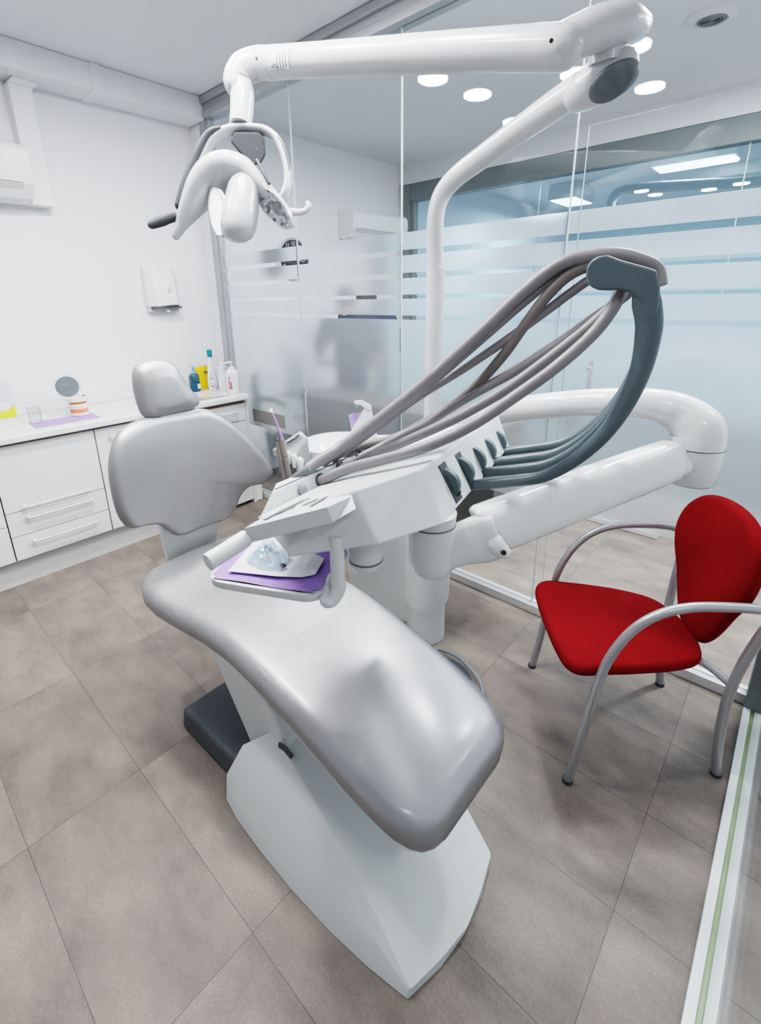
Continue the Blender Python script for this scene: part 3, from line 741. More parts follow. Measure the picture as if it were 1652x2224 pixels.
# --- console hull: flat bottom, top rising from the hose ledge to the ridge over the whip slots
B = [at(625, 1212, z=1.045), V((-.505, .568, 1.08)), V((-.463, .708, 1.08)), V((-.574, 1.20, 1.095)), V((-.80, 1.15, 1.06)), V((-.745, .56, 1.06))]
S0, S1 = at(556, 1124, z=1.100), at(905, 947, z=1.112)          # foot of the ledge
G0, G1 = at(592, 1067, z=1.130), at(905, 930, z=1.132)          # top of the ledge
T = [at(622, 1195, z=1.062), V((-.557, .562, 1.173)), V((-.522, .712, 1.180)), V((-.622, 1.212, 1.182)), S1, S0]
mb = MB(); bv_ = [mb.b.verts.new(p) for p in B]; tv_ = [mb.b.verts.new(p) for p in T]
mb.face(bv_[::-1])
for i in range(6): mb.face([bv_[i], bv_[(i+1) % 6], tv_[(i+1) % 6], tv_[i]])
for q in ((0, 1, 5), (1, 2, 5), (2, 3, 4), (2, 4, 5)): mb.face([tv_[k] for k in q])
mb.build('console_body', 'shell', ic, bevel=.004, seg=2, smooth=False, wn=False)
# keypad block
K = [at(530, 1147, z=1.142), at(709, 1101, z=1.168), at(764, 1075, z=1.18), at(716, 1058, z=1.14), at(572, 1122, z=1.134)]
KB = [at(537, 1181, z=1.108), at(722, 1137, z=1.134), at(774, 1105, z=1.152), at(716, 1090, z=1.10), at(580, 1150, z=1.10)]
kn = (K[1]-K[0]).cross(K[4]-K[0]).normalized(); kn = kn if kn.z > 0 else -kn
K[2] = at(764, 1075, pl=(K[0], kn)); K[3] = at(716, 1062, pl=(K[0], kn))
MB().hexa(KB, K).build('keypad_block', 'shell', ic, bevel=.002, seg=2, smooth=False, wn=False)
def onk(x, y, h): return at(x, y, pl=(K[0], kn)) + kn*h
for seg_ in ([(575, 1131), (610, 1112), (655, 1090)], [(600, 1119), (640, 1100)], [(652, 1091), (672, 1084)], [(660, 1099), (690, 1085)], [(676, 1101), (708, 1081)]):
    pts = [onk(x, y, .0016) for x, y in seg_]
    mb = MB()
    for a, c in zip(pts, pts[1:]):
        s_ = (c-a).cross(kn).normalized()*.0048
        mb.hexa([a-s_, a+s_*.3, c+s_, c-s_*.3], [q+kn*.0008 for q in (a-s_, a+s_*.3, c+s_, c-s_*.3)])
    mb.build('key_symbol', 'ink', ic, smooth=False)
# ledge with grommets along the far edge
gd = (G1-G0).normalized(); gn = V((gd.y, -gd.x, 0)).normalized(); LN = (G1-G0).length
back = -gn*.035
MB().hexa([S0-V((0, 0, .012)), S1-V((0, 0, .012)), G1+back-V((0, 0, .05)), G0+gd*.07+back-V((0, 0, .05))], [G0, G1, G1+back-V((0, 0, .004)), G0+gd*.04+back-V((0, 0, .004))]).build('hose_ledge', 'shell', ic, bevel=.003, seg=2, smooth=False, wn=False)
gl = [G0+gd*.01-gn*.002, G1-gn*.002, G1-gn*.0055, G0+gd*.01-gn*.0055]
MB().hexa([p+V((0, 0, -.002)) for p in gl], [p+V((0, 0, .0012)) for p in gl]).build('groove_line', 'ink', ic, smooth=False)
fn_l = (S1-S0).cross(G0-S0).normalized(); fn_l = fn_l if fn_l.z > 0 else -fn_l
ln = fn_l
def onl_(x, y): return at(x, y, pl=(S0, fn_l))
MB().lathe([(.0125, -.003), (.0125, .002), (.011, .003), (.002, .003)], onl_(657, 1064), ln, seg=24).build('round_button', 'hub', ic)
grom = [onl_(697, 1043), onl_(740, 1016), onl_(781, 992), onl_(815, 975)]
for g in grom: MB().lathe([(.0155, -.003), (.0155, .003), (.0125, .004), (.0125, -.002)], g, ln, seg=20).build('grommet', 'dark', ic)
# console handle, tray post, light fitting under the console
MB().tube([at(535, 1168, z=1.118), at(492, 1196, z=1.112), at(450, 1222, z=1.106)], .0148, smooth=1, seg=24).build('console_handle', 'plastic2', ic, bevel=.002)
cz = at(795, 1226, z=.992)
MB().lathe([(.016, -.002), (.030, 0), (.033, .006), (.033, .086)], (cz.x, cz.y, .992), seg=28).build('lamp_fitting', 'shell', ic, angle=50)
MB().lathe([(.0336, .012), (.0336, .016)], (cz.x, cz.y, .992), seg=28).build('fitting_ring', 'grip', ic)
# tray rail (rounded frame) and post
TZ = .975
tNL, tNR = at(447, 1258, z=TZ), at(692, 1297, z=TZ); e1 = (tNR-tNL).normalized(); e2 = V((-e1.y, e1.x, 0)); tw = (tNR-tNL).length; th = .185
tcn = (tNL+tNR)/2 + e2*(th/2)
ro = [tcn + e1*p[0] + e2*p[1] for p in rrect(tw, th, .035, 6)]
mb = MB(); rings = []
for k, p in enumerate(ro):
    dirv = (p-tcn).normalized()
    rings.append([p+dirv*.004+V((0, 0, .0)), p-dirv*.006+V((0, 0, .001)), p-dirv*.008-V((0, 0, .012)), p-dirv*.001-V((0, 0, .017)), p+dirv*.004-V((0, 0, .013))])
rings.append(rings[0]); mb.loft(rings, cap=False)
bmesh.ops.remove_doubles(mb.b, verts=mb.b.verts, dist=1e-5)
mb.build('tray_rail', 'plastic2', ic, angle=60)
pz = at(735, 1282, z=TZ)
MB().tube([tNR+e2*.07, at(706, 1302, z=TZ-.012), at(722, 1303, z=TZ-.016), V((pz.x, pz.y, TZ+.004)), V((pz.x, pz.y, 1.0)), V((pz.x, pz.y, 1.04)), V((pz.x, pz.y, 1.09))], [.009, .011, .0125, .0135, .0135, .0135, .0135], seg=20).build('tray_post', 'plastic2', ic, angle=80)
MB().hexa([p-V((0, 0, .016)) for p in [tcn+(q-tcn)*.95 for q in ro]], [p-V((0, 0, .013)) for p in [tcn+(q-tcn)*.95 for q in ro]]).build('tray_floor', 'plastic2', ic, smooth=False)
# --- whip slots, pivots and whips
s1, s2, s5 = at(976, 1047, z=1.135), at(1008, 1022, z=1.135), at(1081, 957, z=1.135)
fu = (T[2]-B[2]); fu = (fu - Wv*fu.dot(Wv)).normalized(); fn = Wv.cross(fu)
if fn.x < 0: fn = -fn
fp = B[2]
def onf(p): return p + fn*((fp-p).dot(fn))
sp_ = [at(976, 1047, pl=(fp, fn)), at(1008, 1022, pl=(fp, fn)), at(1035, 997, pl=(fp, fn)), at(1058, 976, pl=(fp, fn)), at(1081, 957, pl=(fp, fn))]
whip_px = [(1012, 1056), (1040, 1052), (1100, 1047), (1180, 1035), (1260, 990), (1330, 920), (1385, 820), (1408, 720), (1404, 660), (1398, 620)]
wr_ = [(.0115, .0125), (.012, .012), (.012, .011), (.0125, .011), (.0135, .011), (.015, .011), (.0175, .011), (.0215, .0115), (.023, .0115), (.018, .0115)]
whip2 = [at(x, y, pl=(sp_[1], Wv)) for x, y in whip_px]
headpx = [(1273, 604), (1274, 582), (1284, 566), (1300, 557), (1318, 554), (1350, 566), (1395, 578), (1425, 587), (1433, 625), (1431, 662), (1416, 705), (1396, 672), (1384, 650), (1368, 636), (1345, 630), (1300, 631), (1281, 622)]
head2 = [at(x, y, pl=(sp_[1], Wv)) for x, y in headpx]
for i, s_ in enumerate(sp_):
    mb = MB().prism([(-.0185, -.043), (.0145, -.043), (.0145, .043), (-.0185, .043)], s_-fn*.004, Wv, fu, fn, .0085)
    mb.build('whip_slot', 'dark', ic, smooth=False)
    mb = MB(); mb.lathe([(.034, -.0095), (.037, -.0075), (.037, .0075), (.034, .0095)], s_-fn*.016, Wv, seg=36)
    o_ = mb.build('whip_pivot', 'whip', ic, angle=50)
    if i == 0: MB().lathe([(.006, -.001), (.006, .0015)], s_+fn*.010-fu*.029, (fn*.6-fu*.8), seg=14).build('pivot_hole', 'black', ic)
    else:
        off = sp_[i]-sp_[1]; off = Wv*off.dot(Wv)
        w_ = MB().tube([p+off for p in whip2], wr_, up=Wv, seg=18, smooth=6).build('whip_arm', 'whip', ic, angle=80)
        hp = [p+off-Wv*.012 for p in head2]
        MB().hexa(hp, [p+Wv*.024 for p in hp]).build('whip_head', 'whip', w_, bevel=.005, seg=3, angle=30)
# --- hoses
def hose(pts, r, m='hose', n='hose'):
    MB().tube([at(x, y, d=d) for x, y, d in pts], r, seg=14, smooth=8, round_ends=False).build(n, m, ic, angle=80)
hose([(668, 1020, 1.06), (690, 1003, 1.07), (720, 985, 1.08), (760, 958, 1.085), (900, 850, 1.05), (1030, 735, 1.0), (1130, 640, .96), (1215, 575, .92), (1290, 556, .90), (1345, 554, .89), (1392, 566, .885), (1425, 584, .885), (1432, 620, .885)], .0132)
hose([(700, 1008, 1.10), (740, 978, 1.12), (800, 938, 1.12), (920, 845, 1.07), (1040, 742, 1.01), (1140, 655, .97), (1222, 592, .94), (1290, 568, .925), (1345, 562, .91), (1390, 574, .90), (1415, 600, .90)], .0092)
hose([(735, 992, 1.17), (775, 972, 1.19), (850, 953, 1.20), (930, 918, 1.15), (1020, 850, 1.08), (1090, 775, 1.01), (1140, 705, .97), (1190, 640, .94), (1240, 595, .918), (1300, 572, .905), (1360, 570, .90)], .0108, 'hose2')
hose([(720, 1000, 1.13), (790, 950, 1.15), (900, 868, 1.11), (1000, 805, 1.05), (1090, 745, 1.0), (1180, 680, .96), (1240, 635, .93), (1290, 602, .915), (1340, 585, .91)], .0092)
def from_grommet(i, pts, r, m='hose'):
    g = grom[i]; P_ = [g-ln*.006, g+ln*.012] + [at(x, y, d=d) for x, y, d in pts]
    MB().tube(P_, r, seg=14, smooth=8).build('hose', m, ic, angle=80)
from_grommet(0, [(760, 1016, 1.045), (830, 998, 1.01), (920, 972, .975), (1020, 926, .945), (1120, 860, .92), (1210, 795, .895), (1290, 722, .875), (1338, 655, .86), (1350, 610, .86)], .0118)
from_grommet(1, [(800, 992, 1.10), (900, 950, 1.05), (1000, 903, 1.0), (1100, 845, .965), (1200, 772, .935), (1290, 700, .905), (1350, 640, .89), (1360, 600, .89)], .0108)
from_grommet(2, [(840, 962, 1.19), (930, 918, 1.13), (1010, 868, 1.07), (1110, 812, 1.0), (1200, 755, .96), (1290, 690, .93), (1356, 640, .91), (1368, 605, .91)], .009)
from_grommet(3, [(870, 945, 1.25), (940, 905, 1.18), (1020, 858, 1.10), (1120, 800, 1.02), (1210, 745, .975), (1295, 685, .94), (1362, 640, .93), (1374, 605, .93)], .009)
# instruments lying behind the ledge
def instr(x0, y0, x1, y1, d0, lab):
    t = thing('dental_handpiece', lab, 'handpiece', tuple(at(x1, y1, d=d0)), 'instruments lying behind the console ledge')
    a, c = at(x0, y0, d=d0), at(x1, y1, d=d0)
    MB().tube([a, a.lerp(c, .3), a.lerp(c, .7), c], [.011, .0105, .008, .0045]).build('shank', 'grip', t, angle=80)
    MB().tube([c, c+(c-a)*.35], [.004, .0022], smooth=1).build('tip', 'steel', t)
instr(672, 1018, 630, 1043, 1.05, 'grey handpiece behind the console ledge with its tip towards the backrest')
instr(768, 979, 730, 999, 1.17, 'second grey handpiece behind the console ledge, beyond the first')

# ------------------------------------------------------------------ on the tray
mb = MB(); NX = 26; NYs = 14; g = []
for j in range(NYs+1):
    row = []
    for i in range(NX+1):
        u, v = i/NX*2-1, j/NYs*2-1
        rr = max(abs(u), abs(v)); 
        z = TZ+.0035 - .004*(1-rr**6) + .0009*math.sin(5*u+3*v)
        row.append(mb.b.verts.new(tcn + e1*(u*(tw/2-.004)) + e2*(v*(th/2-.004)) + V((0, 0, z-TZ))))
    g.append(row)
for j in range(NYs):
    for i in range(NX):
        # leave the rounded corners off
        if not ((i in (0, NX-1)) and (j in (0, NYs-1))): mb.face([g[j][i], g[j][i+1], g[j+1][i+1], g[j+1][i]])
rotm = Matrix.Rotation(-math.atan2(e1.y, e1.x), 3, 'Z')
nap = mb.build('ribbed_napkin', 'purple', None)
tag(nap, 'purple ribbed paper napkin lining the instrument tray', 'napkin')
pq = [at(x, y, z=TZ+.006) for x, y in ((495, 1241), (600, 1252), (655, 1254), (684, 1248), (704, 1214))] + [at(600, 1160, z=TZ+.008), at(560, 1166, z=TZ+.008)]
pp = MB(); pp.hexa(pq, [p+V((0, 0, .0008)) for p in pq]); pp = pp.build('paper_sheet', 'paper', None, smooth=False)
tag(pp, 'white paper sheet lying on the purple tray napkin', 'paper')
po = [at(x, y, z=TZ+.008) for x, y in ((533, 1222), (560, 1236), (612, 1240), (634, 1217), (600, 1188), (578, 1176), (560, 1200))]
poc = sum(po, V())/len(po)
pt = thing('sterile_pouch', 'crumpled clear bluish pouch on the white tray paper', 'pouch', tuple(poc-V((0, 0, .001))))
rnd = random.Random(4); mb = MB(); rings = []
dense = []
for a, c in zip(po, po[1:]+po[:1]): dense += [a.lerp(c, k/5) for k in range(5)]
for sc, h in ((1.0, .0005), (.93, .010), (.8, .018), (.6, .023), (.4, .020), (.2, .025), (.05, .023)):
    rings.append([poc + (p-poc)*(sc*(1+rnd.uniform(-.07, .07))) + V((0, 0, h*rnd.uniform(.35, 1.2) if h > .001 else h)) for p in dense])
mb.loft(rings); mb.build('film', 'pouch', pt, smooth=True, angle=25)
mb = MB().hexa([at(x, y, z=TZ+.012) for x, y in ((556, 1205), (562, 1206), (580, 1180), (574, 1177))], [at(x, y, z=TZ+.014) for x, y in ((556, 1205), (562, 1206), (580, 1180), (574, 1177))])
mb.build('seal_band', 'pale', pt, smooth=False)
MB().tube([at(579, 1214, z=TZ+.018), at(580, 1200, z=TZ+.028), at(587, 1196, z=TZ+.028)], .0012, seg=6, smooth=3).build('clip', 'steel', pt)
MB().tube([at(594, 1215, z=TZ+.018), at(596, 1201, z=TZ+.028), at(604, 1200, z=TZ+.028), at(606, 1208, z=TZ+.02)], .0012, seg=6, smooth=3).build('clip', 'steel', pt)
MB().tube([at(608, 1229, z=TZ+.012), at(614, 1225, z=TZ+.016), at(620, 1229, z=TZ+.012), at(613, 1232, z=TZ+.012)], .0022, seg=6, smooth=3).build('bur', 'ink', pt)

# ================================================================== RED ARMCHAIR
CM = V((-.279, 1.606, 0)); cF = V((-.80, -.60, 0)); cS = V((.60, -.80, 0)); cU = V((0, 0, 1))
def C3(f, s_, z): return CM + cF*f + cS*s_ + cU*z
rc = thing('armchair', 'red fabric visitor armchair with silver tube frame by the glass corner', 'chair', tuple(CM))
for sg in (1, -1):
    af = [(.242, .252, .0), (.226, .25, .11), (.208, .25, .26), (.194, .25, .383), (.172, .25, .485), (.125, .25, .580), (.060, .25, .640), (-.02, .25, .668), (-.114, .25, .674), (-.20, .248, .670), (-.262, .240, .655)]
    MB().tube([C3(f, s_*sg, z) for f, s_, z in af], .0135, seg=16, smooth=6, round_ends=True).build('arm_frame', 'chairmetal', rc, angle=80)
    rl = [(-.244, .190, 0), (-.226, .190, .15), (-.219, .192, .30), (-.226, .200, .424), (-.244, .218, .557), (-.262, .238, .655)]
    MB().tube([C3(f, s_*sg, z) for f, s_, z in rl], .0145, seg=16, smooth=6, round_ends=True).build('rear_leg', 'chairmetal', rc, angle=80)
    MB().lathe([(.016, 0), (.016, .014)], C3(.242, .252*sg, 0), seg=16).build('foot_glide', 'dark', rc)
    MB().lathe([(.0165, 0), (.0165, .012)], C3(-.244, .19*sg, 0), seg=16).build('foot_glide', 'dark', rc)
    MB().tube([C3(.195, .25*sg, .375), C3(.15, .16*sg, .375), C3(.10, .08*sg, .378)], .010, seg=12).build('seat_bracket', 'chairmetal', rc)
    MB().tube([C3(-.222, .195*sg, .36), C3(-.17, .13*sg, .385), C3(-.10, .07*sg, .385)], .0115, seg=12).build('seat_bracket', 'chairmetal', rc)
so = smooth2([(.285, 0), (.283, .13), (.272, .205), (.235, .235), (.16, .228), (.06, .215), (-.06, .190), (-.145, .150), (-.185, .07), (-.19, 0), (-.185, -.07), (-.145, -.150), (-.06, -.190), (.06, -.215), (.16, -.228), (.235, -.235), (.272, -.205), (.283, -.13)], 5)
MB().pillow(so, CM, cF, cS, cU, .045, .022, dome=.010, bow=lambda u, v: .405 - .10*max(0, u-.2)**1.0*.8 + .25*v*v - .03*max(0, -u), rnd=5, inner=6).build('seat', 'red', rc, angle=180)
bo = smooth2([(0, .392), (.055, .40), (.10, .455), (.148, .56), (.19, .64), (.205, .715), (.185, .79), (.13, .848), (.05, .872), (-.05, .872), (-.13, .848), (-.185, .79), (-.205, .715), (-.19, .64), (-.148, .56), (-.10, .455), (-.055, .40)], 5)
bN = (cF*1.0+cU*.12).normalized()
MB().pillow(bo, CM-cF*.205, cS, cU, cF, .040, .02, dome=.006, bow=lambda u, v: -.10*(v-.40)*.9 + .9*u*u*.6, rnd=5, inner=6).build('backrest', 'red', rc, angle=180)

# ================================================================== CABINETS AND WORKTOP
FX = -2.98
wt = thing('worktop', 'long white worktop with upstand and inset sink along the left wall', 'worktop', (-3.22, .7, .81))
mb = MB().box((WX, -.6, .812), (-2.945, 1.925, .85)); mb.build('top', 'worktop', wt, bevel=.008, seg=3)
MB().box((WX, -.6, .85), (WX+.018, 1.925, .935)).build('upstand', 'worktop', wt, bevel=.004)
sk = [(x-3.16, y+1.60) for x, y in rrect(.28, .44, .06)]
mb = MB()
mb.loft([[V((x, y, .851)) for x, y in sk], [V((-3.16+(x+3.16)*1.06, 1.60+(y-1.60)*1.04, .853)) for x, y in sk], [V((-3.16+(x+3.16)*.95, 1.60+(y-1.60)*.95, .852)) for x, y in sk], [V((-3.16+(x+3.16)*.9, 1.60+(y-1.60)*.92, .8505)) for x, y in sk]], cap=True)
mb.build('sink_rim', 'porcelain', wt)
struct('baseboard_left', MB().box((WX+.02, -.6, 0), (-3.03, 1.86, .155)), 'plinth')
def handle(parent, y0, y1, z):
    MB().tube([(FX, y0+.012, z), (FX+.022, y0+.004, z), (FX+.030, y0+.012, z), (FX+.032, (y0+y1)/2, z), (FX+.030, y1-.012, z), (FX+.022, y1-.004, z), (FX, y1-.012, z)], .0055, seg=10, smooth=3).build('handle', 'cabinet', parent, angle=80)
def cabinet(y0, y1, label, fronts):
    t = thing('base_cabinet', label, 'cabinet', (-3.2, (y0+y1)/2, .155), 'base cabinets under the worktop')
    MB().box((WX+.03, y0+.001, .157), (FX-.018, y1-.001, .806)).build('carcass', 'gapdark', t, smooth=False)
    for nm, a, c, z0, z1, hd_ in fronts:
        f = MB().box((FX-.018, a+.002, z0), (FX, c-.002, z1)).build(nm, 'cabinet', t, bevel=.0015)
        if hd_: handle(f, *hd_)
    return t
cabinet(-.60, -.102, 'white base cabinet at the near end of the worktop', [('drawer', -.60, -.102, .44, .80, (-.5, -.2, .46)), ('drawer', -.60, -.102, .16, .435, (-.5, -.2, .40))])
cabinet(-.10, .395, 'white drawer cabinet beside the wide three-handled one', [('drawer', -.10, .395, .37, .80, (-.0, .30, .46)), ('drawer', -.10, .395, .162, .366, (-.0, .30, .33))])
cabinet(.397, .889, 'white cabinet with three long bar handles under the teeth model', [('drawer', .397, .889, .438, .797, (.478, .803, .461)), ('drawer', .397, .889, .300, .434, (.485, .808, .397)), ('drawer', .397, .889, .162, .296, (.486, .808, .255))])
cabinet(.891, 1.40, 'white cabinet behind the dental chair backrest', [('door', .891, 1.40, .162, .797, (.96, 1.12, .744))])
cabinet(1.402, 1.905, 'white cabinet under the sink at the glass end', [('drawer', 1.402, 1.905, .66, .785, (1.70, 1.82, .735)), ('door', 1.402, 1.905, .03, .655, None)])
ep = MB().box((WX+.02, 1.906, .0), (FX+.004, 1.922, .81)).build('end_panel', 'cabinet', None); tag(ep, 'white end panel closing the cabinet row at the glass', 'panel')
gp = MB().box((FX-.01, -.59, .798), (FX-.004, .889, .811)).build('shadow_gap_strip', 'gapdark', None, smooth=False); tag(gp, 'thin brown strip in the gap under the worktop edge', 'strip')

# ------------------------------------------------------------------ things on the worktop
Z0 = .8505
# leaflet with green wave
lf = thing('leaflet', 'white leaflet with lime green wave leaning on the wall', 'leaflet', (-3.42, .55, Z0))
l0, l1 = V((-3.44, .40, Z0)), V((-3.425, .638, Z0)); lt = V((-.035, 0, .205))
ldx = (l1-l0).normalized(); lN = ldx.cross(lt.normalized()); lN = lN if lN.x > 0 else -lN
LW = (l1-l0).length; LH = lt.length; lU = lt.normalized()
MB().hexa([l0, l1, l1+lt, l0+lt], [p-lN*.002 for p in (l0, l1, l1+lt, l0+lt)]).build('sheet', 'leafpaper', lf, smooth=False)
def onl(u, v, h=.0006): return l1 - ldx*u + lU*v + lN*h
wv = [(0.004, .006), (.004, .075), (.012, .078), (.022, .06), (.04, .047), (.06, .048), (.078, .046), (.095, .035), (.10, .02), (.115, .006)]
MB().hexa([onl(u, v, .0003) for u, v in wv], [onl(u, v, .0009) for u, v in wv]).build('green_wave', 'lime', lf, smooth=False)
ring = [onl(.052+.030*math.cos(a), .078+.026*math.sin(a), .0014) for a in [2*PI*k/28 for k in range(28)]]
MB().hexa(ring, [p+lN*.0004 for p in ring]).build('badge', 'paper', lf, smooth=False)
MB().tube(ring+[ring[0]], .0013, seg=6, smooth=1).build('badge_outline', 'lilacink', lf)
MB().tube([onl(.052+.017*math.cos(a), .074+.009*math.sin(a), .0022) for a in [2*PI*k/20 for k in range(21)]], .0009, seg=6, smooth=1).build('badge_outline', 'lilacink', lf)
text('leaflet_lettering', 'NT', .026, tuple(onl(.101, .150, .001)), ldx, lU, 'limeink', lf)
# acrylic box
bx = thing('acrylic_box', 'small clear acrylic box on the corner of the lilac napkin', 'box', (-3.19, .66, Z0))
bxa, bxc = V((-3.163, .636, Z0)), V((-3.150, .690, Z0)); bd = (bxc-bxa).normalized(); bn = V((-bd.y, bd.x, 0)); bn = bn if bn.x < 0 else -bn
q4 = [bxa, bxc, bxc+bn*.055, bxa+bn*.055]
MB().hexa(q4, [p+V((0, 0, .098)) for p in q4]).build('shell', 'clear', bx, smooth=False)
i4 = [bxa+bd*.006+bn*.006, bxc-bd*.006+bn*.006, bxc-bd*.006+bn*.049, bxa+bd*.006+bn*.049]
MB().hexa([p+V((0, 0, .004)) for p in i4], [p+V((0, 0, .04)) for p in i4]).build('card_stack', 'paper', bx, smooth=False)
for p in (q4[0], q4[1]): MB().tube([p+V((0, 0, .001)), p+V((0, 0, .097))], .0016, seg=6, smooth=1).build('edge_strip', 'blade', bx)
MB().tube([q4[0]+V((0, 0, .097)), q4[1]+V((0, 0, .097))], .0012, seg=6, smooth=1).build('edge_strip', 'blade', bx)
# lilac napkin
n4 = [V((-3.034, .629, Z0)), V((-3.030, .954, Z0)), V((-3.20, .965, Z0)), V((-3.215, .64, Z0))]
o_ = MB().hexa(n4, [p+V((0, 0, .0015)) for p in n4]).build('lilac_napkin', 'purpleflat', None, smooth=False)
tag(o_, 'flat lilac napkin on the worktop under the teeth model', 'napkin')
# teeth model
tm = thing('teeth_model', 'dental teeth model with orange gums on the lilac napkin', 'teeth model', (-3.175, .885, Z0+.002))
tF = V((.88, -.47, 0)).normalized(); tS = V((.47, .88, 0)).normalized(); tC = V((-3.19, .895, Z0+.0018))
def arch(r, dep, n=17): return [tC + tS*(r*math.sin(a)) + tF*(dep*math.cos(a)-.012) for a in [(-1.45+2.9*k/(n-1)) for k in range(n)]]
def arch_block(z0, z1, r, dep, name, m, bev=.004):
    pts = arch(r, dep) ; pts = pts + [tC + tS*(r*.95) - tF*.03, tC - tS*(r*.95) - tF*.03]
    MB().hexa([p+V((0, 0, z0)) for p in pts], [p+V((0, 0, z1)) for p in pts]).build(name, m, tm, bevel=bev, seg=2)
arch_block(0, .018, .052, .048, 'lower_base', 'plaster'); arch_block(.016, .043, .047, .045, 'lower_gum', 'pink', .006)
arch_block(.066, .084, .045, .043, 'upper_gum', 'pink', .005); arch_block(.082, .112, .056, .052, 'upper_base', 'plaster', .006)
for zz, rr, dd in ((.043, .044, .044), (.056, .045, .046)):
    for k in range(12):
        a = -1.25+2.5*k/11; p = tC + tS*(rr*math.sin(a)) + tF*(dd*math.cos(a)-.012)
        nrm = (tS*math.sin(a)+tF*math.cos(a)).normalized()
        MB().lathe([(.003, -.003), (.0052, 0), (.0055, .008), (.0045, .013), (.002, .0145)], p+V((0, 0, zz)), (0, 0, 1), seg=10, squash=.7, ref=nrm.cross(V((0, 0, 1)))).build('tooth', 'tooth', tm, angle=80)
for sg in (-1, 1): MB().tube([tC+tS*(.03*sg)+tF*.0+V((0, 0, .114)), tC+tS*(.045*sg)-tF*.01+V((0, 0, .118))], .003, seg=8, smooth=1).build('mount_pin', 'ink', tm)
# round table mirror
mr = thing('table_mirror', 'round mirror on a clear stand behind the teeth model', 'mirror', (-3.27, .885, Z0))
mc = V((-3.255, .877, 1.020)); mn = V((.92, -.30, .22)).normalized()
MB().lathe([(.0605, -.006), (.0605, .004), (.002, .004)], mc, mn, seg=40, squash=1.0).build('mirror_disc', 'mirror', mr, angle=40)
MB().lathe([(.062, -.009), (.074, -.007), (.075, .0), (.070, .006), (.062, .005)], mc, mn, seg=40).build('clear_rim', 'clear', mr, angle=40)
MB().tube([mc-mn*.006-V((0, 0, .06)), V((-3.27, .885, .93)), V((-3.28, .888, Z0+.02)), V((-3.28, .888, Z0))], [.012, .014, .03, .05], seg=20).build('clear_stand', 'clear', mr, angle=60)
# bottles at the sink
def bottle(name, lab, cat, x, y, prof, m, seg=28, squash=1.0, ref=(0, 1, 0)):
    t = thing(name, lab, cat, (x, y, Z0)); MB().lathe(prof, (x, y, Z0), seg=seg, squash=squash, ref=ref).build('bottle_body', m, t, angle=50); return t
t = bottle('soap_bottle', 'dark teal gel bottle with light blue pump by the sink', 'bottle', -3.36, 1.735, [(.035, 0), (.039, .006), (.039, .11), (.03, .128), (.014, .134)], 'bluegel', squash=.7)
MB().lathe([(.0405, .07), (.0405, .118), (.031, .131)], (-3.36, 1.735, Z0), seg=28, squash=.7, ref=(0, 1, 0), cap=False).build('clear_shoulder', 'clear', t)
MB().lathe([(.014, .132), (.015, .135), (.015, .150), (.007, .152), (.007, .175), (.016, .176), (.016, .186), (.004, .188)], (-3.36, 1.735, Z0), seg=16).build('pump', 'bluecap', t)
MB().tube([(-3.36, 1.735, Z0+.181), (-3.335, 1.715, Z0+.180)], .005, seg=8, smooth=1).build('pump_nozzle', 'bluecap', t)
MB().prism([(-.014, -.018), (.014, -.018), (.014, .018), (-.014, .018)], (-3.331, 1.752, Z0+.04), (-.2, .98, 0), (0, 0, 1), (.98, .2, 0), .0012).build('label_mark', 'paper', t, smooth=False)
yb = thing('yellow_bag', 'bright yellow refill pack standing by the sink', 'pack', (-3.40, 1.815, Z0))
mb = MB(); rings = []
for z, w, dp, sh in ((0, .052, .020, 0), (.01, .055, .024, 0), (.06, .053, .022, .001), (.12, .052, .018, .002), (.165, .053, .010, .0), (.172, .052, .004, -.002)):
    rings.append([V((-3.40+dp*math.sin(a), 1.815+sh+w*(abs(math.cos(a))**.6)*(1 if math.cos(a) > 0 else -1), Z0+z+(.008*math.cos(a) if z > .15 else 0))) for a in [2*PI*k/24 for k in range(24)]])
mb.loft(rings); mb.build('pack_body', 'yellow', yb, angle=50)
for k, (z, a, c) in enumerate(((.135, 1.835, 1.86), (.128, 1.84, 1.862), (.122, 1.836, 1.862), (.085, 1.848, 1.864), (.062, 1.85, 1.865))):
    MB().box((-3.386, a-.005, Z0+z), (-3.376, c-.005, Z0+z+.0025)).build('print_line', 'ink', yb, smooth=False)
t = bottle('detergent_bottle', 'tall white bottle with teal cap standing by the sink', 'bottle', -3.305, 1.850, [(.030, 0), (.036, .006), (.040, .04), (.038, .09), (.030, .14), (.019, .195), (.0165, .245), (.0165, .25)], 'whitebottle', squash=.62)
MB().lathe([(.0155, .248), (.0175, .250), (.0185, .296), (.016, .300), (.002, .300)], (-3.305, 1.850, Z0), seg=24).build('cap', 'teal', t)
bdir = V((.78, -.62, 0)).normalized(); bside = V((.62, .78, 0)).normalized()
bface = V((-3.305, 1.850, Z0)) + bdir*.030
def drop(u, v): return (u, v)
drp = [(0, .150), (.008, .128), (.019, .10), (.024, .07), (.021, .045), (0, .034), (-.021, .045), (-.024, .07), (-.019, .10), (-.008, .128)]
def on_bottle(u, v):
    r = .040*(1-.25*max(0, (v-.09)/.05)); r = max(.02, min(.040, r))
    return V((-3.305, 1.850, Z0+v)) + bside*u + bdir*(.0375*(1-.28*(u/.024)**2) - .10*max(0, v-.075)**1.05)
MB().hexa([on_bottle(*p)-bdir*.006 for p in drp], [on_bottle(*p)+bdir*.0005 for p in drp]).build('drop_label', 'paper', t, smooth=False)
tp_ = [(0, .149), (.009, .126), (-.009, .126)]
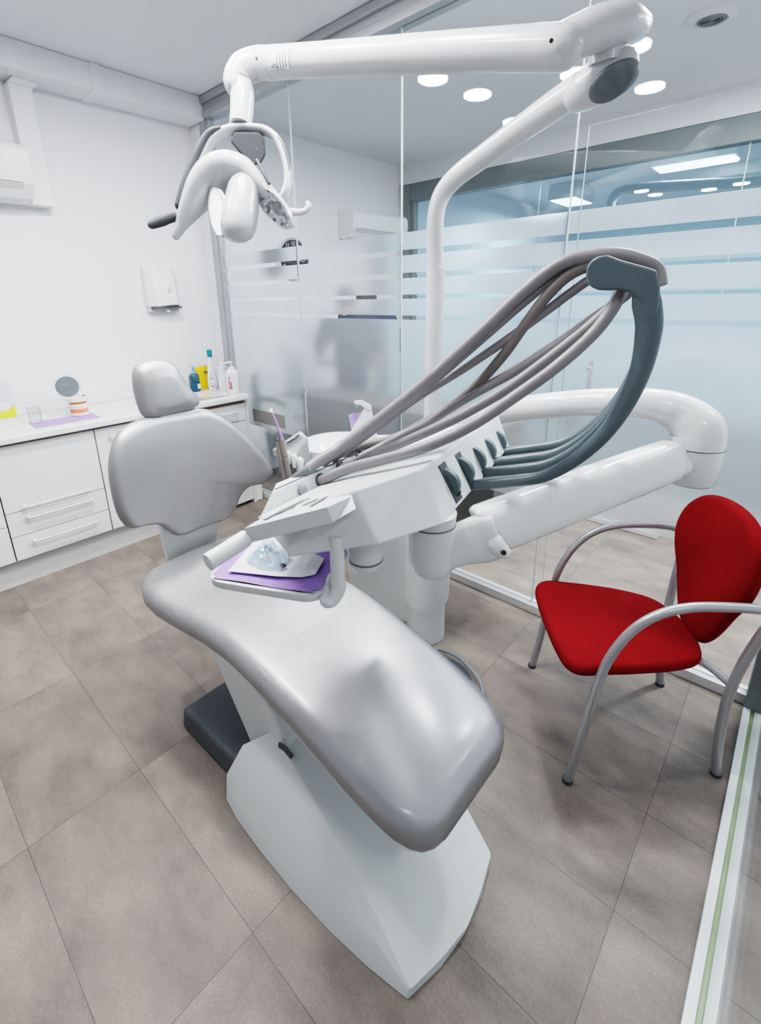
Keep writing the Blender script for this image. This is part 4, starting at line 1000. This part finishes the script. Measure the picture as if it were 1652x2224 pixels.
MB().hexa([on_bottle(*p) for p in tp_], [on_bottle(*p)+bdir*.0014 for p in tp_]).build('label_print', 'pale', t, smooth=False)
bt_ = [(.023, .064), (.021, .047), (0, .036), (-.021, .047), (-.023, .064), (0, .058)]
MB().hexa([on_bottle(*p) for p in bt_], [on_bottle(*p)+bdir*.0014 for p in bt_]).build('label_print', 'pale', t, smooth=False)
rt_ = [(.016, .040), (0, .033), (-.016, .040), (0, .039)]
MB().hexa([on_bottle(*p) for p in rt_], [on_bottle(*p)+bdir*.0022 for p in rt_]).build('label_print', 'redink', t, smooth=False)
for v, w in ((.106, .008), (.092, .016), (.085, .013)):
    MB().hexa([on_bottle(-w, v), on_bottle(w, v), on_bottle(w, v+.002), on_bottle(-w, v+.002)], [q+bdir*.0016 for q in (on_bottle(-w, v), on_bottle(w, v), on_bottle(w, v+.002), on_bottle(-w, v+.002))]).build('label_print', 'blueink' if w < .014 else 'redink', t, smooth=False)
t = bottle('white_canister', 'plain white canister between tall bottle and pump bottle', 'canister', -3.23, 1.895, [(.034, 0), (.036, .004), (.036, .085), (.0365, .088), (.036, .091), (.036, .16), (.0375, .162), (.0375, .178), (.034, .18), (.012, .181), (.011, .215), (.004, .217)], 'whitebottle')
MB().lathe([(.0367, .0), (.0367, .001)], (-3.23, 1.895, Z0+.088), seg=28).build('groove', 'seam', t)
# pump bottle
pb = thing('pump_bottle', 'big white pump bottle with red and blue label at the worktop end', 'bottle', (-3.06, 1.885, Z0))
pu, pv = V((.45, .89, 0)).normalized(), V((-.89, .45, 0)).normalized(); pc = V((-3.075, 1.880, Z0))
rings = []
for z, s_ in ((0, .92), (.006, 1), (.135, 1), (.150, .97), (.165, .82), (.170, .6)):
    rings.append([pc + pu*(p[0]*s_) + pv*(p[1]*s_) + V((0, 0, z)) for p in rrect(.088, .07, .018, 5)])
MB().loft(rings).build('bottle_body', 'whitebottle', pb, angle=50)
MB().lathe([(.026, .168), (.026, .186), (.016, .19), (.006, .192), (.006, .214), (.013, .215), (.013, .228), (.004, .230)], pc, seg=24).build('pump', 'whitebottle', pb, angle=50)
MB().tube([pc+V((0, 0, .222)), pc-pu*.025+V((0, 0, .222)), pc-pu*.048+V((0, 0, .214))], [.009, .0075, .005], seg=10).build('pump_nozzle', 'whitebottle', pb, angle=80)
# label on the face towards the room (small end face)
fcn = -pv
def onp(u, v): return pc + fcn*.0355 + pu*u + V((0, 0, v))
MB().hexa([onp(u, v) for u, v in ((-.034, .035), (-.018, .033), (-.018, .092), (-.034, .094))], [onp(u, v)+fcn*.0008 for u, v in ((-.034, .035), (-.018, .033), (-.018, .092), (-.034, .094))]).build('red_label', 'redink', pb, smooth=False)
MB().hexa([onp(u, v) for u, v in ((-.018, .033), (-.010, .032), (-.010, .084), (-.018, .086))], [onp(u, v)+fcn*.0008 for u, v in ((-.018, .033), (-.010, .032), (-.010, .084), (-.018, .086))]).build('blue_label', 'blueink', pb, smooth=False)
for k in range(5):
    z = .041+k*.0105
    MB().hexa([onp(-.030, z), onp(-.022, z), onp(-.022, z+.006), onp(-.030, z+.006)], [q+fcn*.0014 for q in (onp(-.030, z), onp(-.022, z), onp(-.022, z+.006), onp(-.030, z+.006))]).build('white_letter', 'paper', pb, smooth=False)
for z in (.103, .112, .119): MB().box(tuple(onp(-.032, z)-V((.0005, .0005, 0))), tuple(onp(-.018, z)+V((.0008, .0008, .0028)))).build('print_line', 'ink', pb, smooth=False)

# ------------------------------------------------------------------ on the left wall
ds = thing('towel_dispenser', 'white wall dispenser for paper above the worktop', 'dispenser', (WX, 1.62, 1.42))
rings = []
for z, dp in ((1.715, .055), (1.68, .078), (1.60, .10), (1.50, .112), (1.46, .112)):
    y0, y1 = 1.518, 1.745
    prof = [(WX, y0), (WX+dp*.45, y0), (WX+dp*.9, y0+.045), (WX+dp, (y0+y1)/2+.01), (WX+dp*.93, y1-.04), (WX+dp*.5, y1), (WX, y1)]
    dz = [0, 0, .0, .012, .012, .0, 0] if z < 1.47 else [0]*7
    rings.append([V((x, y, z+d_)) for (x, y), d_ in zip(prof, dz)])
MB().loft(rings).build('cover', 'cabinet', ds, bevel=.008, seg=3, angle=50)
MB().box((WX, 1.525, 1.425), (WX+.05, 1.74, 1.462)).build('back_plate', 'plinth', ds, bevel=.004)
MB().box((WX+.03, 1.535, 1.448), (WX+.098, 1.735, 1.462)).build('towel_slot', 'taupe', ds, smooth=False)
MB().lathe([(.016, -.001), (.016, .003), (.012, .003), (.01, .001)], (WX+.110, 1.655, 1.575), (1, 0, .06), seg=24, squash=.75, ref=(0, 0, 1)).build('level_window', 'plinth', ds, angle=50)
MB().box((WX+.055, 1.63, 1.425), (WX+.085, 1.645, 1.455)).build('paper_tab', 'paper', ds)
def air_con(name, lab, x, y0, y1, z0, z1, face):
    t = thing(name, lab, 'air conditioner', (x, (y0+y1)/2, z0))
    pr = [(0, z0+.02), (.06, z0), (.13, z0+.02), (.185, z0+.09), (.20, z0+.16), (.195, z1-.03), (.17, z1), (0, z1)]
    MB().loft([[V((x+dx, y, z)) for dx, z in pr] for y in (y0, y1)]).build('housing', 'cabinet', t, bevel=.008, seg=3, angle=30)
    fl = [(.095, z0+.006), (.187, z0+.092), (.190, z0+.088), (.10, z0+.001)]
    MB().loft([[V((x+dx, y, z)) for dx, z in fl] for y in (y0+.05, y1-.05)]).build('outlet_flap', 'plinth', t)
    MB().tube([V((x+.186, y0+.05, z0+.094)), V((x+.186, y1-.05, z0+.094))], .002, seg=6, smooth=1).build('flap_gap', 'ink', t)
    return t
ac = air_con('air_conditioner', 'white split air conditioner high on the near left wall', WX, .08, .935, 2.025, 2.31, 1)
# white pipe duct rising from the air conditioner
dq = MB()
dq.hexa([V((WX, .935, 2.03)), V((WX+.085, .935, 2.03)), V((WX+.085, 1.045, 2.03)), V((WX, 1.045, 2.03))], [V((WX, .935, 2.62)), V((WX+.085, .935, 2.62)), V((WX+.085, 1.045, 2.62)), V((WX, 1.045, 2.62))])
dq.hexa([V((WX, .93, 2.615)), V((WX+.095, .93, 2.615)), V((WX+.095, 1.05, 2.615)), V((WX, 1.05, 2.615))], [V((WX, 1.00, 2.72)), V((WX+.16, 1.02, 2.72)), V((WX+.16, 1.16, 2.72)), V((WX, 1.16, 2.72))])
dq = dq.build('pipe_duct', 'wall', None, bevel=.005); tag(dq, 'white plastic duct climbing from air conditioner to ceiling trunking', 'duct')
MB().box((WX, .93, 2.02), (WX+.025, 1.075, 2.032))
# floor outlet box in the corner
fb = thing('service_box', 'small white service box with dark opening on the floor at the glass', 'service box', (-3.03, 1.96, 0))
MB().box((-3.20, 1.925, 0), (-2.98, 1.985, .14)).build('box_shell', 'plaster', fb, bevel=.006)
MB().box((-3.10, 1.921, .03), (-3.02, 1.927, .12)).build('opening', 'black', fb, smooth=False)
pq_ = [at(553, 884, y=GY-.014), at(622, 905, y=GY-.014), at(622, 935, y=GY-.014), at(553, 910, y=GY-.014)]
pl_ = MB().box((-3.06, GY-.014, .615), (-2.68, GY-.006, .712)).build('metal_plate', 'blade', None, bevel=.002); tag(pl_, 'grey metal plate fixed low on the glass beside the worktop', 'plate')

# ================================================================== NEXT ROOM (seen through the glass)
ac2 = air_con('air_conditioner', 'second white air conditioner, seen through the glass beside the clock', WX, 3.42, 4.22, 2.02, 2.28, 1)
wk = thing('wall_clock', 'round black clock with silver rim on the wall behind the glass', 'clock', (WX, 2.83, 1.83))
ckc = V((WX+.03, 2.83, 1.83))
MB().lathe([(.165, -.03), (.17, .0), (.168, .014), (.152, .016), (.15, .008)], ckc, (1, 0, 0), seg=48).build('rim', 'chrome', wk, angle=40)
MB().lathe([(.151, .0), (.151, .008), (.002, .008)], ckc, (1, 0, 0), seg=48).build('dial', 'glossclock', wk)
for h in range(1, 13):
    a = 2*PI*h/12
    text('numeral', str(h), .042, (ckc.x+.0095, ckc.y+.122*math.sin(a), ckc.z+.122*math.cos(a)), (0, 1, 0), (0, 0, 1), 'paper', wk)
for nm, a, l_ in (('hour_hand', 2*PI*10.2/12, .075), ('minute_hand', 2*PI*.28, .11)):
    MB().tube([ckc+V((.012, 0, 0)), ckc+V((.012, l_*math.sin(a), l_*math.cos(a)))], .003, seg=6, smooth=1).build(nm, 'paper', wk)
dk = thing('desk', 'dark taupe desk between the glass and the seated person', 'desk', (-1.95, 2.5, 0))
MB().box((-2.72, 2.26, .80), (-1.15, 2.74, .84)).build('desk_top', 'desk', dk, bevel=.004)
MB().box((-2.68, 2.29, 0), (-1.2, 2.32, .80)).build('front_panel', 'taupe', dk)
MB().box((-2.70, 2.29, 0), (-2.67, 2.72, .80)).build('side_panel', 'taupe', dk); MB().box((-1.2, 2.29, 0), (-1.17, 2.72, .80)).build('side_panel', 'taupe', dk)
# person seated, skinned from a joint skeleton
def skinned(name, verts, edges, radii, root, m, parent=None, sub=2):
    me = bpy.data.meshes.new(name); me.from_pydata([tuple(v) for v in verts], edges, []); me.materials.append(M[m])
    o = bpy.data.objects.new(name, me); COL.objects.link(o)
    sk_ = o.modifiers.new('skin', 'SKIN'); sk_.use_smooth_shade = True
    if not me.skin_vertices: me.attributes.new
    bm_ = bmesh.new(); bm_.from_mesh(me); lay = bm_.verts.layers.skin.verify(); bm_.verts.ensure_lookup_table()
    for i, r in enumerate(radii):
        q = bm_.verts[i][lay]; q.radius = (r if isinstance(r, tuple) else (r, r)); q.use_root = (i == root)
    bm_.to_mesh(me); bm_.free()
    ss = o.modifiers.new('sub', 'SUBSURF'); ss.levels = sub; ss.render_levels = sub
    if parent is not None: o.parent = parent; WL[o.name] = WL[parent.name]
    else: WL[o.name] = V((0, 0, 0))
    return o
PB = V((-2.74, 2.98, 0)); pf = V((-.72, .69, 0)).normalized(); psd = V((.69, .72, 0)).normalized()
def PP(f, s_, z): return PB + pf*f + psd*s_ + V((0, 0, z + .06*min(1, max(0, (z-.05)/.45))))
vs = [PP(0, 0, .60), PP(0, 0, .80), PP(.04, 0, 1.04), PP(.09, 0, 1.24), PP(.12, 0, 1.31), PP(.16, 0, 1.35), PP(.20, 0, 1.41), PP(.20, 0, 1.46)]
rd = [(.15, .12), (.14, .105), (.16, .11), (.12, .085), (.055, .055), (.062, .07), (.074, .088), (.055, .065)]
ed = [(0, 1), (1, 2), (2, 3), (3, 4), (4, 5), (5, 6), (6, 7)]
for sg in (-1, 1):
    b0 = len(vs); vs += [PP(.09, .18*sg, 1.23), PP(.12, .24*sg, 1.06), PP(.18, .25*sg, .93), PP(.32, .17*sg, .90), PP(.41, .12*sg, .895), PP(.465, .11*sg, .892)]; rd += [.062, .05, .042, .036, .026, (.022, .036)]
    ed += [(3, b0), (b0, b0+1), (b0+1, b0+2), (b0+2, b0+3), (b0+3, b0+4), (b0+4, b0+5)]
    b5 = b0+5
    for k in range(4):
        q = len(vs); sp = (-.024+.016*k); vs += [PP(.51, .11*sg+sp, .892), PP(.545-.004*abs(k-1.5), .11*sg+sp*1.15, .880)]; rd += [.0095, .0075]; ed += [(b5, q), (q, q+1)]
    q = len(vs); vs += [PP(.465, .11*sg-.045*sg, .886), PP(.495, .11*sg-.058*sg, .878)]; rd += [.011, .008]; ed += [(b5, q), (q, q+1)]
    b1 = len(vs); vs += [PP(.03, .095*sg, .57), PP(.24, .11*sg, .58), PP(.42, .115*sg, .56), PP(.43, .115*sg, .30), PP(.42, .115*sg, .09), PP(.53, .125*sg, .045)]; rd += [.095, .085, .062, .055, .042, (.04, .035)]
    ed += [(0, b1), (b1, b1+1), (b1+1, b1+2), (b1+2, b1+3), (b1+3, b1+4), (b1+4, b1+5)]
pe = skinned('person', vs, ed, rd, 0, 'skin'); tag(pe, 'dark-haired person in navy top seated behind the frosted glass', 'person')
hh = PP(.195, 0, 1.43)
mb = MB(); mb.lathe([(.02, -.09), (.075, -.08), (.098, -.02), (.096, .04), (.075, .082), (.03, .102), (.004, .105)], hh-pf*.012, (0, 0, 1), seg=24, squash=.9, ref=pf)
bmesh.ops.bisect_plane(mb.b, geom=mb.b.verts[:]+mb.b.edges[:]+mb.b.faces[:], plane_co=hh+pf*.055+V((0, 0, .02)), plane_no=pf*.8-V((0, 0, .75)), clear_outer=True)
mb.build('hair', 'hair', pe, angle=80)
for sg in (-1, 1):
    MB().lathe([(.002, -.006), (.007, -.003), (.008, .002), (.003, .006)], PP(.276, .030*sg, 1.405), pf, seg=10).build('eye', 'black', pe)
    MB().lathe([(.004, -.01), (.014, 0), (.008, .01)], PP(.195, .082*sg, 1.40), psd*sg, seg=12, squash=1.6).build('ear', 'skin', pe, angle=80)
MB().tube([PP(.270, 0, 1.41), PP(.288, 0, 1.38), PP(.276, 0, 1.37)], [.008, .013, .008]).build('nose', 'skin', pe, angle=80)
MB().tube([PP(.266, -.02, 1.345), PP(.274, 0, 1.342), PP(.266, .02, 1.345)], .005).build('mouth', 'redink', pe, angle=80)
vs = [PP(0, 0, .62), PP(0, 0, .82), PP(.04, 0, 1.04), PP(.085, 0, 1.25), PP(.11, 0, 1.30)]; rd = [(.168, .138), (.158, .125), (.182, .132), (.150, .118), (.085, .085)]; ed = [(0, 1), (1, 2), (2, 3), (3, 4)]
for sg in (-1, 1):
    b0 = len(vs); vs += [PP(.085, .185*sg, 1.25), PP(.12, .245*sg, 1.08), PP(.16, .252*sg, .98)]; rd += [.085, .07, .064]; ed += [(3, b0), (b0, b0+1), (b0+1, b0+2)]
skinned('scrub_top', vs, ed, rd, 0, 'navy', pe)
vs = [PP(0, 0, .64)]; rd = [(.165, .135)]; ed = []
for sg in (-1, 1):
    b1 = len(vs); vs += [PP(.03, .095*sg, .575), PP(.24, .11*sg, .585), PP(.425, .115*sg, .565), PP(.435, .115*sg, .30), PP(.425, .115*sg, .12)]; rd += [.105, .098, .076, .068, .06]
    ed += [(0, b1), (b1, b1+1), (b1+1, b1+2), (b1+2, b1+3), (b1+3, b1+4)]
skinned('trousers', vs, ed, rd, 0, 'navy', pe)
st = thing('stool', 'round grey stool under the seated person behind the glass', 'stool', tuple(PP(-.02, 0, 0)))
MB().lathe([(.16, .45), (.19, .46), (.19, .505), (.16, .52), (.01, .52)], PP(-.02, 0, 0), seg=32).build('seat', 'grip', st, angle=50)
MB().lathe([(.025, .03), (.025, .45)], PP(-.02, 0, 0), seg=16).build('post', 'chrome', st)
MB().lathe([(.22, 0), (.22, .02), (.05, .045), (.02, .05)], PP(-.02, 0, 0), seg=32).build('base', 'dark', st, angle=50)
# white side chair blurred behind the glass
oc = thing('side_chair', 'blurred white chair with grey armrest behind the lower glass', 'chair', (-3.18, 2.60, 0))
MB().box((-3.38, 2.42, .40), (-3.02, 2.80, .45)).build('seat', 'plastic2', oc, bevel=.02, seg=3)
MB().box((-3.42, 2.44, .45), (-3.38, 2.78, .95)).build('backrest', 'plastic2', oc, bevel=.02, seg=3)
for a in (-3.36, -3.05):
    for c in (2.45, 2.77): MB().tube([(a, c, 0), (a, c, .41)], .014, smooth=1).build('leg', 'plastic2', oc)
for c in (2.43, 2.79): MB().tube([(-3.38, c, .70), (-3.2, c, .71), (-3.05, c, .69)], .022, round_ends=True).build('armrest', 'grip', oc)
# grille in the next room's ceiling
vg = thing('ceiling_vent', 'round white ceiling vent with ringed grille beyond the glass', 'vent', (-.66, 3.22, CEIL))
MB().lathe([(.105, 0), (.105, -.008), (.07, -.022), (.068, -.012)], (-.66, 3.22, CEIL), seg=40).build('vent_rim', 'cabinet', vg, angle=50)
for r in (.062, .052, .042, .032, .022, .012): MB().lathe([(r, -.016), (r-.004, -.020), (r-.006, -.012)], (-.66, 3.22, CEIL), seg=36).build('grille_ring', 'hub', vg)
MB().lathe([(.068, -.006), (.002, -.006)], (-.66, 3.22, CEIL), seg=36).build('vent_throat', 'dark', vg)
# far room: panel lights and a second lamp arm
def panel(lab, x0, y0, x1, y1):
    t = thing('panel_light', lab, 'ceiling light', ((x0+x1)/2, (y0+y1)/2, 2.64), 'panel lights in the far room')
    MB().box((x0-.02, y0-.02, 2.61), (x1+.02, y1+.02, CEIL-.002)).build('frame', 'cabinet', t); MB().box((x0, y0, 2.602), (x1, y1, 2.612)).build('diffuser', 'glowcool', t, smooth=False)
panel('square glowing ceiling panel in the far blue room', -2.73, 6.32, -2.43, 6.90)
panel('long glowing ceiling panel in the far blue room', -1.40, 5.45, -.79, 5.74)
fa = thing('lamp_arm', 'second white lamp arm seen dimly in the far blue room', 'lamp arm', (1.0, 5.3, 0))
MB().tube([at(1326, 460, y=5.3), at(1326, 440, y=5.3), at(1338, 422, y=5.3), at(1365, 411, y=5.3), at(1500, 402, y=5.3), at(1652, 393, y=5.3), (.4, 5.3, 2.36), (.98, 5.3, 2.33)], .045, smooth=4, round_ends=True).build('arm', 'plastic', fa, angle=80)
MB().tube([(1.0, 5.3, 0), (1.0, 5.3, 2.40)], .045, smooth=1).build('pole', 'plastic', fa)
MB().lathe([(.2, 0), (.2, .03), (.05, .05)], (1.0, 5.3, 0)).build('base', 'plastic', fa)

# ================================================================== LIGHT
cw = (.97, .985, 1)
RL = [(-2.02, 1.243), (-1.95, .835), (-2.01, .18), (-1.364, .69), (-1.09, .15), (-1.015, .813)]
RLAB = ['round ceiling downlight mirrored in the glass just above the lamp spring arm, nearest its middle', 'round ceiling downlight mirrored in the glass to the right of the pole top', 'round ceiling downlight mirrored in the glass partly behind the oblique lamp arm',
        'round ceiling downlight mirrored in the glass under the lamp swivel head', 'round ceiling downlight mirrored in the glass right of the grey pivot cover', 'round ceiling downlight mirrored in the glass beside the swivel collar']
for (x, y), lb in zip(RL, RLAB):
    t = thing('downlight', lb, 'ceiling light', (x, y, CEIL), 'downlights in the treatment room')
    MB().lathe([(.105, 0), (.105, -.006), (.088, -.008), (.088, -.002)], (x, y, CEIL), seg=32).build('trim_ring', 'cabinet', t, angle=50)
    MB().lathe([(.088, -.003), (.002, -.003)], (x, y, CEIL), seg=32).build('diffuser', 'glow', t)
    area('room_light', (x, y, CEIL-.02), .17, 15 if y > .3 else 9, cw)
area('room_light', (-2.2, -1.2, CEIL-.02), .5, 10, cw)
for x, y in ((-1.0, 2.32), (-.35, 2.5), (.15, 2.9), (.6, 3.8)): area('next_room_fill', (x, y, CEIL-.02), .25, 52, cw)  # bare area lights added out of view to brighten the next room
area('far_room_light', (-2.58, 6.6, 2.58), .5, 60, (.86, .94, 1)); area('far_room_light', (-1.1, 5.6, 2.58), .5, 60, (.86, .94, 1)); area('far_room_light', (.6, 7.0, 2.7), .5, 60, (.86, .94, 1))
area('side_room_light', (1.0, .0, 2.72), .3, 14, cw); area('side_room_light', (1.0, 2.6, 2.72), .3, 12, cw)
# the operating lamp's own beam
bl = bpy.data.lights.new('lamp_beam', 'SPOT'); bl.energy = 36; bl.spot_size = math.radians(26); bl.spot_blend = .7; bl.shadow_soft_size = .05; bl.color = (.97, .98, 1)
bo_ = bpy.data.objects.new('lamp_beam', bl); COL.objects.link(bo_)
lpos = at(512, 540, d=1.46); bo_.location = lpos
bo_.rotation_euler = (V((-1.0, .92, .60))-lpos).to_track_quat('-Z', 'Y').to_euler()

w = bpy.data.worlds.new('world'); scene.world = w; w.use_nodes = True
w.node_tree.nodes['Background'].inputs[0].default_value = (.8, .87, 1, 1); w.node_tree.nodes['Background'].inputs[1].default_value = .4
scene.view_settings.view_transform = 'Filmic'
scene.view_settings.look = 'High Contrast'
scene.view_settings.exposure = -.22
scene.cycles.max_bounces = 6
scene.cycles.diffuse_bounces = 4
scene.cycles.glossy_bounces = 3
scene.cycles.transmission_bounces = 4
scene.cycles.use_adaptive_sampling = True
scene.cycles.adaptive_threshold = .12
scene.cycles.adaptive_min_samples = 16
